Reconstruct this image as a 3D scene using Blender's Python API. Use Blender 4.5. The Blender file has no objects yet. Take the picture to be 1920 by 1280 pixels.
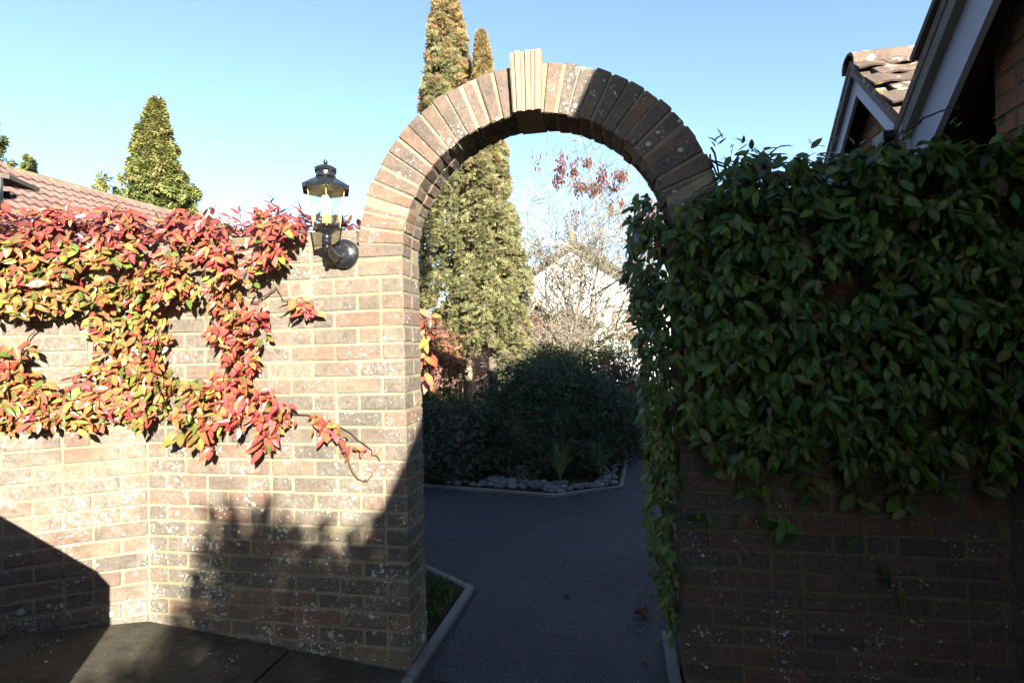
import bpy, bmesh, math, random
import numpy as np
from mathutils import Vector, Matrix, noise

random.seed(7)
rng = np.random.default_rng(11)
sc = bpy.context.scene
COL = sc.collection

# ------------------------------------------------------------------ camera
F_PX, YAW, PITCH, ROLL = 1014.4, 0.1845, 0.01413, 0.02535
CAM = Vector((0.911, -2.272, 1.386))
_f = Vector((-math.sin(YAW) * math.cos(PITCH), math.cos(YAW) * math.cos(PITCH), math.sin(PITCH)))
_r0 = Vector((math.cos(YAW), math.sin(YAW), 0)); _u0 = _r0.cross(_f)
CR = _r0 * math.cos(ROLL) - _u0 * math.sin(ROLL)
CU = _r0 * math.sin(ROLL) + _u0 * math.cos(ROLL)
cam = bpy.data.cameras.new('camera'); cam_o = bpy.data.objects.new('camera', cam); COL.objects.link(cam_o)
cam.sensor_width = 36; cam.lens = F_PX / 1920 * 36; cam.clip_start = 0.05; cam.clip_end = 3000
m = Matrix((CR, CU, -_f)).transposed().to_4x4(); m.translation = CAM
cam_o.matrix_world = m
sc.camera = cam_o

# ------------------------------------------------------------------ sky, sun, exposure
SUN = Vector((-0.5305, 0.918, -0.34)).normalized()          # direction the light travels
EL = math.asin(-SUN.z); AZ = math.atan2(-SUN.x, -SUN.y)     # azimuth of the sun clockwise from +Y
w = bpy.data.worlds.new('World'); sc.world = w; w.use_nodes = True
wn = w.node_tree; bg = wn.nodes['Background']
sky = wn.nodes.new('ShaderNodeTexSky'); sky.sky_type = 'NISHITA'; sky.sun_disc = False
sky.sun_elevation = EL; sky.sun_rotation = AZ
sky.altitude = 0; sky.air_density = 1.0; sky.dust_density = 0.3; sky.ozone_density = 2.0
wn.links.new(sky.outputs['Color'], bg.inputs['Color']); bg.inputs['Strength'].default_value = 0.09
sl = bpy.data.lights.new('sun', 'SUN'); sl.energy = 5.0; sl.angle = math.radians(0.53); sl.color = (1.0, 0.935, 0.82)
so = bpy.data.objects.new('sun', sl); COL.objects.link(so); so.rotation_euler = SUN.to_track_quat('-Z', 'Y').to_euler()
so.location = (8, -14, 9)
sc.view_settings.view_transform = 'Standard'; sc.view_settings.look = 'None'
sc.view_settings.exposure = 2.05; sc.view_settings.gamma = 1.0; sc.view_settings.use_curve_mapping = False
sc.render.engine = 'CYCLES'; sc.cycles.use_denoising = True
sc.cycles.max_bounces = 8; sc.cycles.transparent_max_bounces = 16; sc.cycles.sample_clamp_indirect = 6

# ------------------------------------------------------------------ small helpers
def ray(px, py):
    return _f + CR * ((px - 960) / F_PX) + CU * ((640 - py) / F_PX)
def on(px, py, axis, val):
    d = ray(px, py); return CAM + d * ((val - CAM[axis]) / d[axis])
def far(px, py, dist):
    return CAM + ray(px, py) * dist
def V(*a): return Vector(a)

def link(o, parent=None):
    COL.objects.link(o)
    if parent is not None: o.parent = parent
    return o
def tag(o, label=None, cat=None, group=None, kind=None):
    if label: o['label'] = label
    if cat: o['category'] = cat
    if group: o['group'] = group
    if kind: o['kind'] = kind
    return o
def thing(name, loc, label, cat, group=None):
    o = bpy.data.objects.new(name, None); o.empty_display_size = 0.1; o.location = loc; COL.objects.link(o)
    return tag(o, label, cat, group, 'thing')
def pydata(name, vs, fs, mat, smooth=False):
    me = bpy.data.meshes.new(name); me.from_pydata([tuple(v) for v in vs], [], fs); me.update()
    if mat: me.materials.append(mat)
    if smooth: me.polygons.foreach_set('use_smooth', [True] * len(me.polygons))
    return me
def mesh_obj(name, me, parent=None, world=None):
    """world: matrix in world space; parents here only carry a translation"""
    o = bpy.data.objects.new(name, me); link(o, parent)
    mw = world if world is not None else Matrix.Identity(4)
    if parent is not None:
        off = Vector((0, 0, 0)); q = parent
        while q is not None:
            off += q.location; q = q.parent
        mw = Matrix.Translation(-off) @ mw
    o.matrix_basis = mw
    return o

class MB:
    def __init__(s): s.v = []; s.f = []
    def add(s, vs, fs):
        n = len(s.v); s.v += [Vector(v) for v in vs]; s.f += [tuple(i + n for i in f) for f in fs]; return s
    def box(s, c, e, M=None):
        x, y, z = e[0] / 2, e[1] / 2, e[2] / 2; c = Vector(c)
        vs = [Vector((a, b, d)) for a in (-x, x) for b in (-y, y) for d in (-z, z)]
        if M is not None: vs = [M @ v for v in vs]
        return s.add([v + c for v in vs], [(0, 1, 3, 2), (4, 6, 7, 5), (0, 4, 5, 1), (2, 3, 7, 6), (0, 2, 6, 4), (1, 5, 7, 3)])
    def prism(s, poly, d):
        """poly: 3D loop, extruded by d"""
        n = len(poly); p = [Vector(v) for v in poly]; d = Vector(d)
        fs = [tuple(range(n))[::-1], tuple(range(n, 2 * n))] + [(i, (i + 1) % n, n + (i + 1) % n, n + i) for i in range(n)]
        return s.add(p + [v + d for v in p], fs)
    def tube(s, pts, rad, n=6, cap=True):
        pts = [Vector(p) for p in pts]
        if isinstance(rad, (int, float)): rad = [rad] * len(pts)
        rings = []
        t0 = (pts[1] - pts[0]).normalized()
        a = t0.orthogonal().normalized()
        for i, p in enumerate(pts):
            t = (pts[min(i + 1, len(pts) - 1)] - pts[max(i - 1, 0)]).normalized()
            a = (a - t * a.dot(t))
            a = a.normalized() if a.length > 1e-6 else t.orthogonal().normalized()
            b = t.cross(a)
            rings.append([p + (a * math.cos(2 * math.pi * k / n) + b * math.sin(2 * math.pi * k / n)) * rad[i] for k in range(n)])
        vs = [v for r in rings for v in r]; fs = []
        for i in range(len(pts) - 1):
            for k in range(n):
                fs.append((i * n + k, i * n + (k + 1) % n, (i + 1) * n + (k + 1) % n, (i + 1) * n + k))
        if cap:
            fs.append(tuple(range(n))[::-1]); fs.append(tuple(range((len(pts) - 1) * n, len(pts) * n)))
        return s.add(vs, fs)
    def lathe(s, c, prof, n=24, M=None, phase=0.0):
        """prof: (radius, height) list about local z"""
        c = Vector(c); vs = []; fs = []
        for r, h in prof:
            for k in range(n):
                a = 2 * math.pi * k / n + phase
                v = Vector((r * math.cos(a), r * math.sin(a), h))
                vs.append((M @ v if M is not None else v) + c)
        for i in range(len(prof) - 1):
            for k in range(n):
                fs.append((i * n + k, i * n + (k + 1) % n, (i + 1) * n + (k + 1) % n, (i + 1) * n + k))
        fs.append(tuple(range(n))[::-1]); fs.append(tuple(range((len(prof) - 1) * n, len(prof) * n)))
        return s.add(vs, fs)
    def build(s, name, mat, parent=None, smooth=False):
        off = Vector((0, 0, 0)); q = parent
        while q is not None:
            off += q.location; q = q.parent
        me = pydata(name, [v - off for v in s.v], s.f, mat, smooth)
        return link(bpy.data.objects.new(name, me), parent)

def smooth_by_angle(o, deg=40):
    me = o.data
    me.polygons.foreach_set('use_smooth', [True] * len(me.polygons))
    bm = bmesh.new(); bm.from_mesh(me)
    for e in bm.edges:
        if len(e.link_faces) == 2 and e.calc_face_angle(0) > math.radians(deg): e.smooth = False
    bm.to_mesh(me); bm.free()

def scatter_mesh(name, tv, tf, pos, X, Y, Z, scale, cols, mat, smooth=False):
    """one mesh made of many copies of a small template; numpy arrays (N,3)"""
    tv = np.asarray(tv, np.float32); N = len(pos); k = len(tv)
    scale = np.asarray(scale, np.float32)
    if scale.ndim == 1: scale = np.repeat(scale[:, None], 3, 1)
    sv = tv[None] * scale[:, None, :]
    co = (pos[:, None, :] + sv[..., 0:1] * X[:, None, :] + sv[..., 1:2] * Y[:, None, :] + sv[..., 2:3] * Z[:, None, :]).astype(np.float32)
    me = bpy.data.meshes.new(name)
    lt = np.concatenate([np.array(f) for f in tf]); ln = np.array([len(f) for f in tf])
    loops = (lt[None] + (np.arange(N) * k)[:, None]).ravel()
    tot = np.tile(ln, N); start = np.concatenate([[0], np.cumsum(tot)[:-1]])
    me.vertices.add(N * k); me.vertices.foreach_set('co', co.ravel())
    me.loops.add(len(loops)); me.loops.foreach_set('vertex_index', loops.astype(np.int32))
    me.polygons.add(len(tot)); me.polygons.foreach_set('loop_start', start.astype(np.int32)); me.polygons.foreach_set('loop_total', tot.astype(np.int32))
    if smooth: me.polygons.foreach_set('use_smooth', np.ones(len(tot), bool))
    me.update(calc_edges=True)
    if cols is not None:
        a = me.color_attributes.new('Col', 'FLOAT_COLOR', 'POINT')
        cc = np.ones((N, k, 4), np.float32); cc[..., :3] = cols[:, None, :] if cols.ndim == 2 else cols
        a.data.foreach_set('color', cc.ravel())
    me.materials.append(mat)
    return me
def unit(a): return a / (np.linalg.norm(a, axis=-1, keepdims=True) + 1e-9)
def frames(Y, up):
    """X,Y,Z arrays with Y as axis and Z as near to up as possible"""
    Y = unit(Y); Z = unit(up - (up * Y).sum(-1, keepdims=True) * Y); X = np.cross(Y, Z); return X, Y, Z

# ------------------------------------------------------------------ materials
def newmat(name):
    mt = bpy.data.materials.new(name); mt.use_nodes = True
    nt = mt.node_tree; return mt, nt, nt.nodes['Principled BSDF']
def nd(nt, t, **kw):
    n = nt.nodes.new(t)
    for k, v in kw.items():
        if k in n.inputs: n.inputs[k].default_value = v
        else: setattr(n, k, v)
    return n
def lk(nt, a, b): nt.links.new(a, b)
def mathn(nt, op, a, b=0.0, clamp=False):
    n = nt.nodes.new('ShaderNodeMath'); n.operation = op; n.use_clamp = clamp
    for i, v in enumerate((a, b)):
        if hasattr(v, 'links'): lk(nt, v, n.inputs[i])
        else: n.inputs[i].default_value = v
    return n.outputs[0]
def mix(nt, fac, a, b, blend='MIX'):
    n = nt.nodes.new('ShaderNodeMix'); n.data_type = 'RGBA'; n.blend_type = blend
    for s, v in ((n.inputs[0], fac), (n.inputs[6], a), (n.inputs[7], b)):
        if hasattr(v, 'links'): lk(nt, v, s)
        elif isinstance(v, tuple): s.default_value = (*v, 1) if len(v) == 3 else v
        else: s.default_value = v
    return n.outputs[2]
def ramp(nt, fac, stops, interp='LINEAR'):
    n = nt.nodes.new('ShaderNodeValToRGB'); n.color_ramp.interpolation = interp
    el = n.color_ramp.elements
    while len(el) < len(stops): el.new(0.5)
    for e, (p_, c) in zip(el, stops): e.position = p_; e.color = (*c, 1) if isinstance(c, tuple) else (c, c, c, 1)
    lk(nt, fac, n.inputs[0]); return n.outputs[0]
def noise_t(nt, vec, scale, detail=4, rough=0.55, dist=0.0):
    n = nd(nt, 'ShaderNodeTexNoise', Scale=scale, Detail=detail, Roughness=rough, Distortion=dist); lk(nt, vec, n.inputs['Vector']); return n.outputs['Fac']
def voro(nt, vec, scale, out='Distance', rand=1.0):
    n = nd(nt, 'ShaderNodeTexVoronoi', Scale=scale, Randomness=rand); lk(nt, vec, n.inputs['Vector']); return n
def bump(nt, bsdf, h, strength=0.3, dist=0.01):
    b = nd(nt, 'ShaderNodeBump', Strength=strength, Distance=dist); lk(nt, h, b.inputs['Height']); lk(nt, b.outputs[0], bsdf.inputs['Normal'])
def pos_of(nt): return nt.nodes.new('ShaderNodeNewGeometry').outputs['Position']

def lichen(nt, col, P, amount=1.0):
    """pale lichen: many fine specks plus some bigger round patches, each with its own outline"""
    warp = nd(nt, 'ShaderNodeTexNoise', Scale=70.0, Detail=3.0); lk(nt, P, warp.inputs['Vector'])
    wp = nt.nodes.new('ShaderNodeVectorMath'); wp.operation = 'MULTIPLY_ADD'
    lk(nt, warp.outputs['Color'], wp.inputs[0]); wp.inputs[1].default_value = (0.013,) * 3; lk(nt, P, wp.inputs[2])
    Q = wp.outputs[0]
    patch = noise_t(nt, P, 5.5, 5, 0.72)
    sep = nt.nodes.new('ShaderNodeSeparateXYZ'); lk(nt, P, sep.inputs[0])
    low = nd(nt, 'ShaderNodeMapRange'); lk(nt, sep.outputs['Z'], low.inputs[0])
    low.inputs[1].default_value = 0.05; low.inputs[2].default_value = 1.5; low.inputs[3].default_value = 0.8; low.inputs[4].default_value = 0.42
    dens = mathn(nt, 'MULTIPLY', mathn(nt, 'MAXIMUM', mathn(nt, 'SUBTRACT', patch, 0.40), 0.0), low.outputs[0])
    v1 = voro(nt, Q, 85.0)
    r1 = nt.nodes.new('ShaderNodeSeparateColor'); lk(nt, v1.outputs['Color'], r1.inputs[0])
    th1 = mathn(nt, 'MULTIPLY', mathn(nt, 'MULTIPLY', r1.outputs[0], r1.outputs[1]), mathn(nt, 'MULTIPLY', dens, 7.0 * amount))
    s1 = mathn(nt, 'LESS_THAN', v1.outputs['Distance'], th1)
    v2 = voro(nt, Q, 24.0)
    r2 = nt.nodes.new('ShaderNodeSeparateColor'); lk(nt, v2.outputs['Color'], r2.inputs[0])
    g2 = mathn(nt, 'POWER', r2.outputs[0], 4.0)
    th2 = mathn(nt, 'MULTIPLY', g2, mathn(nt, 'ADD', 0.16 * amount, mathn(nt, 'MULTIPLY', dens, 2.2 * amount)))
    s2 = mathn(nt, 'LESS_THAN', v2.outputs['Distance'], th2)
    s = mathn(nt, 'MAXIMUM', s1, s2)
    tone = mix(nt, r2.outputs[2], (0.56, 0.56, 0.51), (0.36, 0.38, 0.33))
    return mix(nt, mathn(nt, 'MULTIPLY', s, 0.88), col, tone), s

def brick_mat(name, stops, dirt=(0.062, 0.056, 0.050), dirtamt=0.7, lich=1.0, bloom=0.85):
    mt, nt, b = newmat(name); P = pos_of(nt)
    oi = nt.nodes.new('ShaderNodeObjectInfo')
    c = ramp(nt, oi.outputs['Random'], stops)
    n1 = noise_t(nt, P, 9.0, 5, 0.62); n2 = noise_t(nt, P, 55.0, 4, 0.6); n3 = noise_t(nt, P, 300.0, 2)
    c = mix(nt, ramp(nt, n1, [(0.38, 0.0), (0.66, dirtamt)]), c, dirt)
    c = mix(nt, ramp(nt, n2, [(0.35, 0.0), (0.8, 0.45)]), c, (0.20, 0.165, 0.12))
    if lich:                                       # limey bloom left on the faces, in drifts of its own
        bl_ = mathn(nt, 'MULTIPLY', ramp(nt, noise_t(nt, P, 2.7, 5, 0.7), [(0.36, 0.0), (0.62, 1.0)]), ramp(nt, noise_t(nt, P, 38.0, 4, 0.7), [(0.34, 0.0), (0.62, 0.72)]))
        c = mix(nt, mathn(nt, 'MULTIPLY', bl_, bloom), c, (0.26, 0.23, 0.175))
    c = mix(nt, 0.5, c, ramp(nt, n3, [(0.3, 0.35), (0.7, 0.75)]), 'OVERLAY')
    if lich: c, s = lichen(nt, c, P, lich)
    lk(nt, c, b.inputs['Base Color']); b.inputs['Roughness'].default_value = 0.92; b.inputs['Specular IOR Level'].default_value = 0.15
    h = mathn(nt, 'ADD', mathn(nt, 'MULTIPLY', n2, 0.6), mathn(nt, 'MULTIPLY', n3, 0.4))
    bump(nt, b, h, 0.8, 0.008)
    return mt
BR = [(0.0, (0.072, 0.065, 0.059)), (0.22, (0.148, 0.108, 0.084)), (0.42, (0.092, 0.083, 0.072)), (0.58, (0.200, 0.104, 0.075)), (0.72, (0.130, 0.107, 0.082)), (0.88, (0.230, 0.152, 0.100)), (1.0, (0.205, 0.082, 0.058))]
M_BRICK = brick_mat('weathered_brick', BR)
M_BRICK_SHADE = brick_mat('shade_dark_brick', [(0.0, (0.050, 0.045, 0.042)), (0.3, (0.084, 0.064, 0.053)), (0.5, (0.062, 0.055, 0.049)), (0.72, (0.126, 0.064, 0.050)), (0.88, (0.081, 0.066, 0.053)), (1.0, (0.147, 0.056, 0.042))], (0.049, 0.043, 0.039), 0.7, 0.6, 0.12)  # brick palette darkened to deepen the shade on the right wall
M_BRICK_ARCH = brick_mat('arch_brick', [(0.0, (0.090, 0.072, 0.064)), (0.3, (0.165, 0.100, 0.078)), (0.5, (0.105, 0.090, 0.075)), (0.75, (0.20, 0.115, 0.080)), (1.0, (0.215, 0.110, 0.070))], (0.060, 0.054, 0.050), 0.85, 1.15, 0.45)
M_BRICK_HOUSE = brick_mat('house_brick', [(0.0, (0.10, 0.055, 0.04)), (0.5, (0.19, 0.085, 0.055)), (1.0, (0.27, 0.12, 0.07))], (0.10, 0.06, 0.05), 0.4, 0.0)
M_BRICK_FAR = brick_mat('far_brick', [(0.0, (0.17, 0.085, 0.065)), (0.5, (0.21, 0.11, 0.08)), (1.0, (0.25, 0.135, 0.10))], (0.16, 0.09, 0.07), 0.4, 0.0)
M_TERRA = brick_mat('keystone_tile', [(0.0, (0.30, 0.185, 0.14)), (1.0, (0.36, 0.235, 0.17))], (0.23, 0.18, 0.13), 0.6, 0.4)

def mortar_mat(name, a=(0.285, 0.245, 0.17), bcol=(0.185, 0.162, 0.112), lich=0.3):
    mt, nt, b = newmat(name); P = pos_of(nt)
    n1 = noise_t(nt, P, 7.0, 4, 0.6); n2 = noise_t(nt, P, 160.0, 3)
    c = mix(nt, ramp(nt, n1, [(0.35, 0.0), (0.7, 1.0)]), a, bcol)
    c = mix(nt, 0.4, c, ramp(nt, n2, [(0.3, 0.3), (0.7, 0.75)]), 'OVERLAY')
    c = mix(nt, ramp(nt, noise_t(nt, P, 2.2, 3), [(0.5, 0.0), (0.75, 0.5)]), c, (0.16, 0.17, 0.06))
    if lich: c, s = lichen(nt, c, P, lich)
    lk(nt, c, b.inputs['Base Color']); b.inputs['Roughness'].default_value = 0.95; b.inputs['Specular IOR Level'].default_value = 0.1
    bump(nt, b, n2, 0.6, 0.005); return mt
M_MORTAR = mortar_mat('lime_mortar')
M_MORTAR_SHADE = mortar_mat('shade_dark_mortar', (0.155, 0.128, 0.076), (0.095, 0.083, 0.052), 0.2)  # mortar darkened along with it, shade put into the colour
M_MORTAR_HOUSE = mortar_mat('house_mortar', (0.24, 0.19, 0.12), (0.17, 0.14, 0.09), 0.0)

def simple(name, col, rough=0.7, spec=0.3, nscale=30.0, var=0.25, bumpk=0.2, col2=None, big=2.0, bd=0.005):
    mt, nt, b = newmat(name); P = pos_of(nt)
    n1 = noise_t(nt, P, nscale, 4, 0.6); n2 = noise_t(nt, P, big, 4, 0.6)
    dark = tuple(x * (1 - var) for x in col); c2 = col2 or tuple(min(1, x * (1 + var)) for x in col)
    c = mix(nt, ramp(nt, n2, [(0.3, 0.0), (0.7, 1.0)]), dark, c2)
    c = mix(nt, ramp(nt, n1, [(0.35, 0.0), (0.7, 0.5)]), c, dark)
    lk(nt, c, b.inputs['Base Color']); b.inputs['Roughness'].default_value = rough; b.inputs['Specular IOR Level'].default_value = spec
    if bumpk: bump(nt, b, n1, bumpk, bd)
    return mt
def leaf_mat(name, rough=0.4, trans=0.3, spec=0.45, var=0.35):
    mt, nt, b = newmat(name)
    at = nt.nodes.new('ShaderNodeAttribute'); at.attribute_name = 'Col'
    P = pos_of(nt); n = noise_t(nt, P, 60.0, 3, 0.6)
    c = mix(nt, ramp(nt, n, [(0.3, 0.0), (0.75, var)]), at.outputs['Color'], (0.5, 0.5, 0.5), 'MULTIPLY')
    lk(nt, c, b.inputs['Base Color']); b.inputs['Roughness'].default_value = rough; b.inputs['Specular IOR Level'].default_value = spec
    if trans:
        tr = nt.nodes.new('ShaderNodeBsdfTranslucent'); lk(nt, c, tr.inputs['Color'])
        mx = nt.nodes.new('ShaderNodeMixShader'); mx.inputs[0].default_value = trans
        lk(nt, b.outputs[0], mx.inputs[1]); lk(nt, tr.outputs[0], mx.inputs[2])
        lk(nt, mx.outputs[0], nt.nodes['Material Output'].inputs['Surface'])
    return mt
M_LEAF = leaf_mat('glossy_leaf', 0.36, 0.22, 0.5)
M_LEAF_G = leaf_mat('dark_green_leaf', 0.36, 0.20, 0.26)
M_FOLIAGE = leaf_mat('foliage', 0.6, 0.25, 0.25)
M_DRY = leaf_mat('dry_leaf', 0.8, 0.2, 0.15)
M_TWIG = simple('twig', (0.085, 0.055, 0.035), 0.8, 0.2)
M_BARK = simple('bark_grey_brown', (0.24, 0.19, 0.14), 0.9, 0.1, 14.0, 0.4, 0.8, None, 3.0, 0.02)
M_PALEBARK = simple('pale_lichened_bark', (0.27, 0.24, 0.18), 0.9, 0.1, 20.0, 0.35, 0.5)
M_REDSTEM = simple('red_stem', (0.28, 0.05, 0.04), 0.6, 0.3)
M_TARMAC = None
def tarmac_mat(name, base, patchy):
    mt, nt, b = newmat(name); P = pos_of(nt)
    n1 = noise_t(nt, P, 1.4, 5, 0.6); n2 = noise_t(nt, P, 220.0, 2); v = voro(nt, P, 130.0)
    c = mix(nt, ramp(nt, n1, [(0.35, 0.0), (0.72, 1.0)]), base, patchy)
    c = mix(nt, ramp(nt, n2, [(0.42, 0.0), (0.7, 0.5)]), c, tuple(x * 0.5 for x in base))
    r = nt.nodes.new('ShaderNodeSeparateColor'); lk(nt, v.outputs['Color'], r.inputs[0])
    c = mix(nt, ramp(nt, noise_t(nt, P, 3.6, 6, 0.72, 0.6), [(0.55, 0.0), (0.78, 0.55)]), c, (0.075, 0.073, 0.076))
    sp = mathn(nt, 'MULTIPLY', mathn(nt, 'GREATER_THAN', r.outputs[0], 0.86), mathn(nt, 'LESS_THAN', v.outputs['Distance'], 0.3))
    c = mix(nt, mathn(nt, 'MULTIPLY', sp, 0.75), c, (0.26, 0.25, 0.24))
    lk(nt, c, b.inputs['Base Color']); b.inputs['Roughness'].default_value = 0.85; b.inputs['Specular IOR Level'].default_value = 0.3
    bump(nt, b, mathn(nt, 'ADD', n2, v.outputs['Distance']), 0.5, 0.004); return mt
M_TARMAC = tarmac_mat('tarmac', (0.028, 0.027, 0.034), (0.040, 0.039, 0.047))
M_TARMAC2 = tarmac_mat('newer_tarmac', (0.034, 0.033, 0.039), (0.054, 0.052, 0.057))
M_SLAB = simple('paving_slab', (0.060, 0.053, 0.040), 0.92, 0.15, 24.0, 0.4, 0.5, (0.10, 0.09, 0.065), 5.0)
_nt = M_SLAB.node_tree; _b = _nt.nodes['Principled BSDF']; _c0 = _b.inputs['Base Color'].links[0].from_socket
_c1, _ = lichen(_nt, _c0, pos_of(_nt), 0.3); lk(_nt, _c1, _b.inputs['Base Color'])
M_CONC = simple('kerb_concrete', (0.15, 0.147, 0.135), 0.9, 0.2, 40.0, 0.3, 0.4)
M_SOIL = simple('dark_soil', (0.045, 0.032, 0.022), 0.98, 0.05, 35.0, 0.4, 0.9, None, 3.0, 0.03)
M_GROUND = simple('garden_ground', (0.07, 0.075, 0.03), 0.98, 0.05, 12.0, 0.4, 0.6, None, 0.3, 0.03)
M_PEBBLE = None
def pebble_mat():
    mt, nt, b = newmat('pebble'); P = pos_of(nt); oi = nt.nodes.new('ShaderNodeObjectInfo')
    c = ramp(nt, oi.outputs['Random'], [(0.0, (0.035, 0.035, 0.042)), (0.4, (0.08, 0.08, 0.086)), (0.7, (0.06, 0.057, 0.052)), (1.0, (0.15, 0.145, 0.14))])
    n = noise_t(nt, P, 30.0, 4, 0.6, 1.0)
    c = mix(nt, ramp(nt, n, [(0.4, 0.0), (0.65, 0.5)]), c, (0.14, 0.13, 0.13))
    lk(nt, c, b.inputs['Base Color']); b.inputs['Roughness'].default_value = 0.6; return mt
M_PEBBLE = pebble_mat()
M_WHITE_SHADE = simple('white_paint_shade_blue', (0.30, 0.33, 0.41), 0.5, 0.4, 12.0, 0.10, 0.1)  # white paint greyed and blued: the boards' skylit shade put into its colour
M_RENDER = simple('white_render', (0.80, 0.80, 0.78), 0.8, 0.2, 20.0, 0.06, 0.1)
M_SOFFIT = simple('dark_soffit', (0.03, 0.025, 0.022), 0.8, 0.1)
M_UNDERCLOAK = simple('grey_undercloak', (0.17, 0.16, 0.15), 0.9, 0.1)
M_BLACKPL = simple('black_plastic', (0.012, 0.012, 0.014), 0.4, 0.5, 20, 0.2, 0.0)
M_REDWOOD = simple('red_brown_paint', (0.13, 0.028, 0.02), 0.5, 0.4)
def tile_mat(name, a, bcol, lich):
    mt, nt, b = newmat(name); P = pos_of(nt); oi = nt.nodes.new('ShaderNodeObjectInfo')
    c = mix(nt, oi.outputs['Random'], a, bcol)
    n1 = noise_t(nt, P, 4.0, 5, 0.65); n2 = noise_t(nt, P, 60.0, 3)
    c = mix(nt, ramp(nt, n1, [(0.4, 0.0), (0.7, 0.7)]), c, tuple(x * 0.6 for x in a))
    c = mix(nt, 0.4, c, ramp(nt, n2, [(0.3, 0.3), (0.7, 0.75)]), 'OVERLAY')
    if lich:
        v = voro(nt, P, 13.0); r = nt.nodes.new('ShaderNodeSeparateColor'); lk(nt, v.outputs['Color'], r.inputs[0])
        k = mathn(nt, 'LESS_THAN', mathn(nt, 'ADD', v.outputs['Distance'], mathn(nt, 'MULTIPLY', mathn(nt, 'SUBTRACT', n2, 0.5), 0.5)), mathn(nt, 'MULTIPLY', mathn(nt, 'POWER', r.outputs[0], 3.0), 0.55 * lich))
        c = mix(nt, mathn(nt, 'MULTIPLY', k, 0.85), c, mix(nt, mathn(nt, 'GREATER_THAN', r.outputs[1], 0.5), (0.30, 0.285, 0.23), (0.40, 0.28, 0.05)))
    lk(nt, c, b.inputs['Base Color']); b.inputs['Roughness'].default_value = 0.9; b.inputs['Specular IOR Level'].default_value = 0.15
    bump(nt, b, n2, 0.4, 0.006); return mt
M_TILE = tile_mat('pinkish_roof_tile', (0.175, 0.110, 0.092), (0.235, 0.150, 0.122), 0.0)
M_TILE_L = tile_mat('lichened_roof_tile', (0.115, 0.083, 0.068), (0.175, 0.125, 0.095), 1.25)
M_TILE_D = tile_mat('dark_roof_tile', (0.11, 0.09, 0.08), (0.15, 0.12, 0.10), 0.5)
M_RIDGE = tile_mat('mossy_ridge_tile', (0.20, 0.16, 0.11), (0.24, 0.19, 0.12), 0.8)
def iron_mat():
    mt, nt, b = newmat('black_painted_iron'); P = pos_of(nt)
    n = noise_t(nt, P, 120.0, 4, 0.6)
    c = mix(nt, ramp(nt, n, [(0.55, 0.0), (0.75, 0.8)]), (0.012, 0.013, 0.016), (0.09, 0.09, 0.085))
    lk(nt, c, b.inputs['Base Color']); b.inputs['Roughness'].default_value = 0.28; b.inputs['Specular IOR Level'].default_value = 0.6
    bump(nt, b, n, 0.35, 0.003); return mt
M_IRON = iron_mat()
def glass_mat(name, tint, refl=0.10):
    mt, nt, b = newmat(name); out = nt.nodes['Material Output']
    t = nt.nodes.new('ShaderNodeBsdfTransparent'); t.inputs[0].default_value = (*tint, 1)
    g = nt.nodes.new('ShaderNodeBsdfGlossy'); g.inputs['Roughness'].default_value = 0.06
    P = pos_of(nt); n = noise_t(nt, P, 45.0, 4); bp = nd(nt, 'ShaderNodeBump', Strength=0.25, Distance=0.004); lk(nt, n, bp.inputs['Height']); lk(nt, bp.outputs[0], g.inputs['Normal'])
    fr = nd(nt, 'ShaderNodeLayerWeight', Blend=0.35); mx = nt.nodes.new('ShaderNodeMixShader')
    lk(nt, mathn(nt, 'ADD', mathn(nt, 'MULTIPLY', fr.outputs['Fresnel'], 0.6), refl * 0.4), mx.inputs[0])
    df = nt.nodes.new('ShaderNodeBsdfTranslucent'); df.inputs[0].default_value = (0.75, 0.72, 0.62, 1); m2 = nt.nodes.new('ShaderNodeMixShader')
    lk(nt, ramp(nt, noise_t(nt, P, 25.0, 5, 0.65), [(0.3, 0.03), (0.75, 0.22)]), m2.inputs[0])
    lk(nt, t.outputs[0], m2.inputs[1]); lk(nt, df.outputs[0], m2.inputs[2])
    lk(nt, m2.outputs[0], mx.inputs[1]); lk(nt, g.outputs[0], mx.inputs[2]); lk(nt, mx.outputs[0], out.inputs['Surface']); return mt
M_GLASS = glass_mat('lantern_glass', (0.93, 0.93, 0.86))
M_PANE = simple('window_glass', (0.16, 0.19, 0.22), 0.08, 0.8, 1.0, 0.1, 0.0)
M_CURTAIN = simple('pale_curtain', (0.70, 0.70, 0.70), 0.8, 0.1)
def emit(name, col, s):
    mt, nt, b = newmat(name); b.inputs['Base Color'].default_value = (*col, 1); b.inputs['Emission Color'].default_value = (*col, 1); b.inputs['Emission Strength'].default_value = s; return mt
M_BULB = emit('lit_bulb', (1.0, 0.86, 0.52), 3.0)
M_BRASS = simple('yellowed_lamp_holder', (0.55, 0.42, 0.18), 0.4, 0.5)

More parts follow.
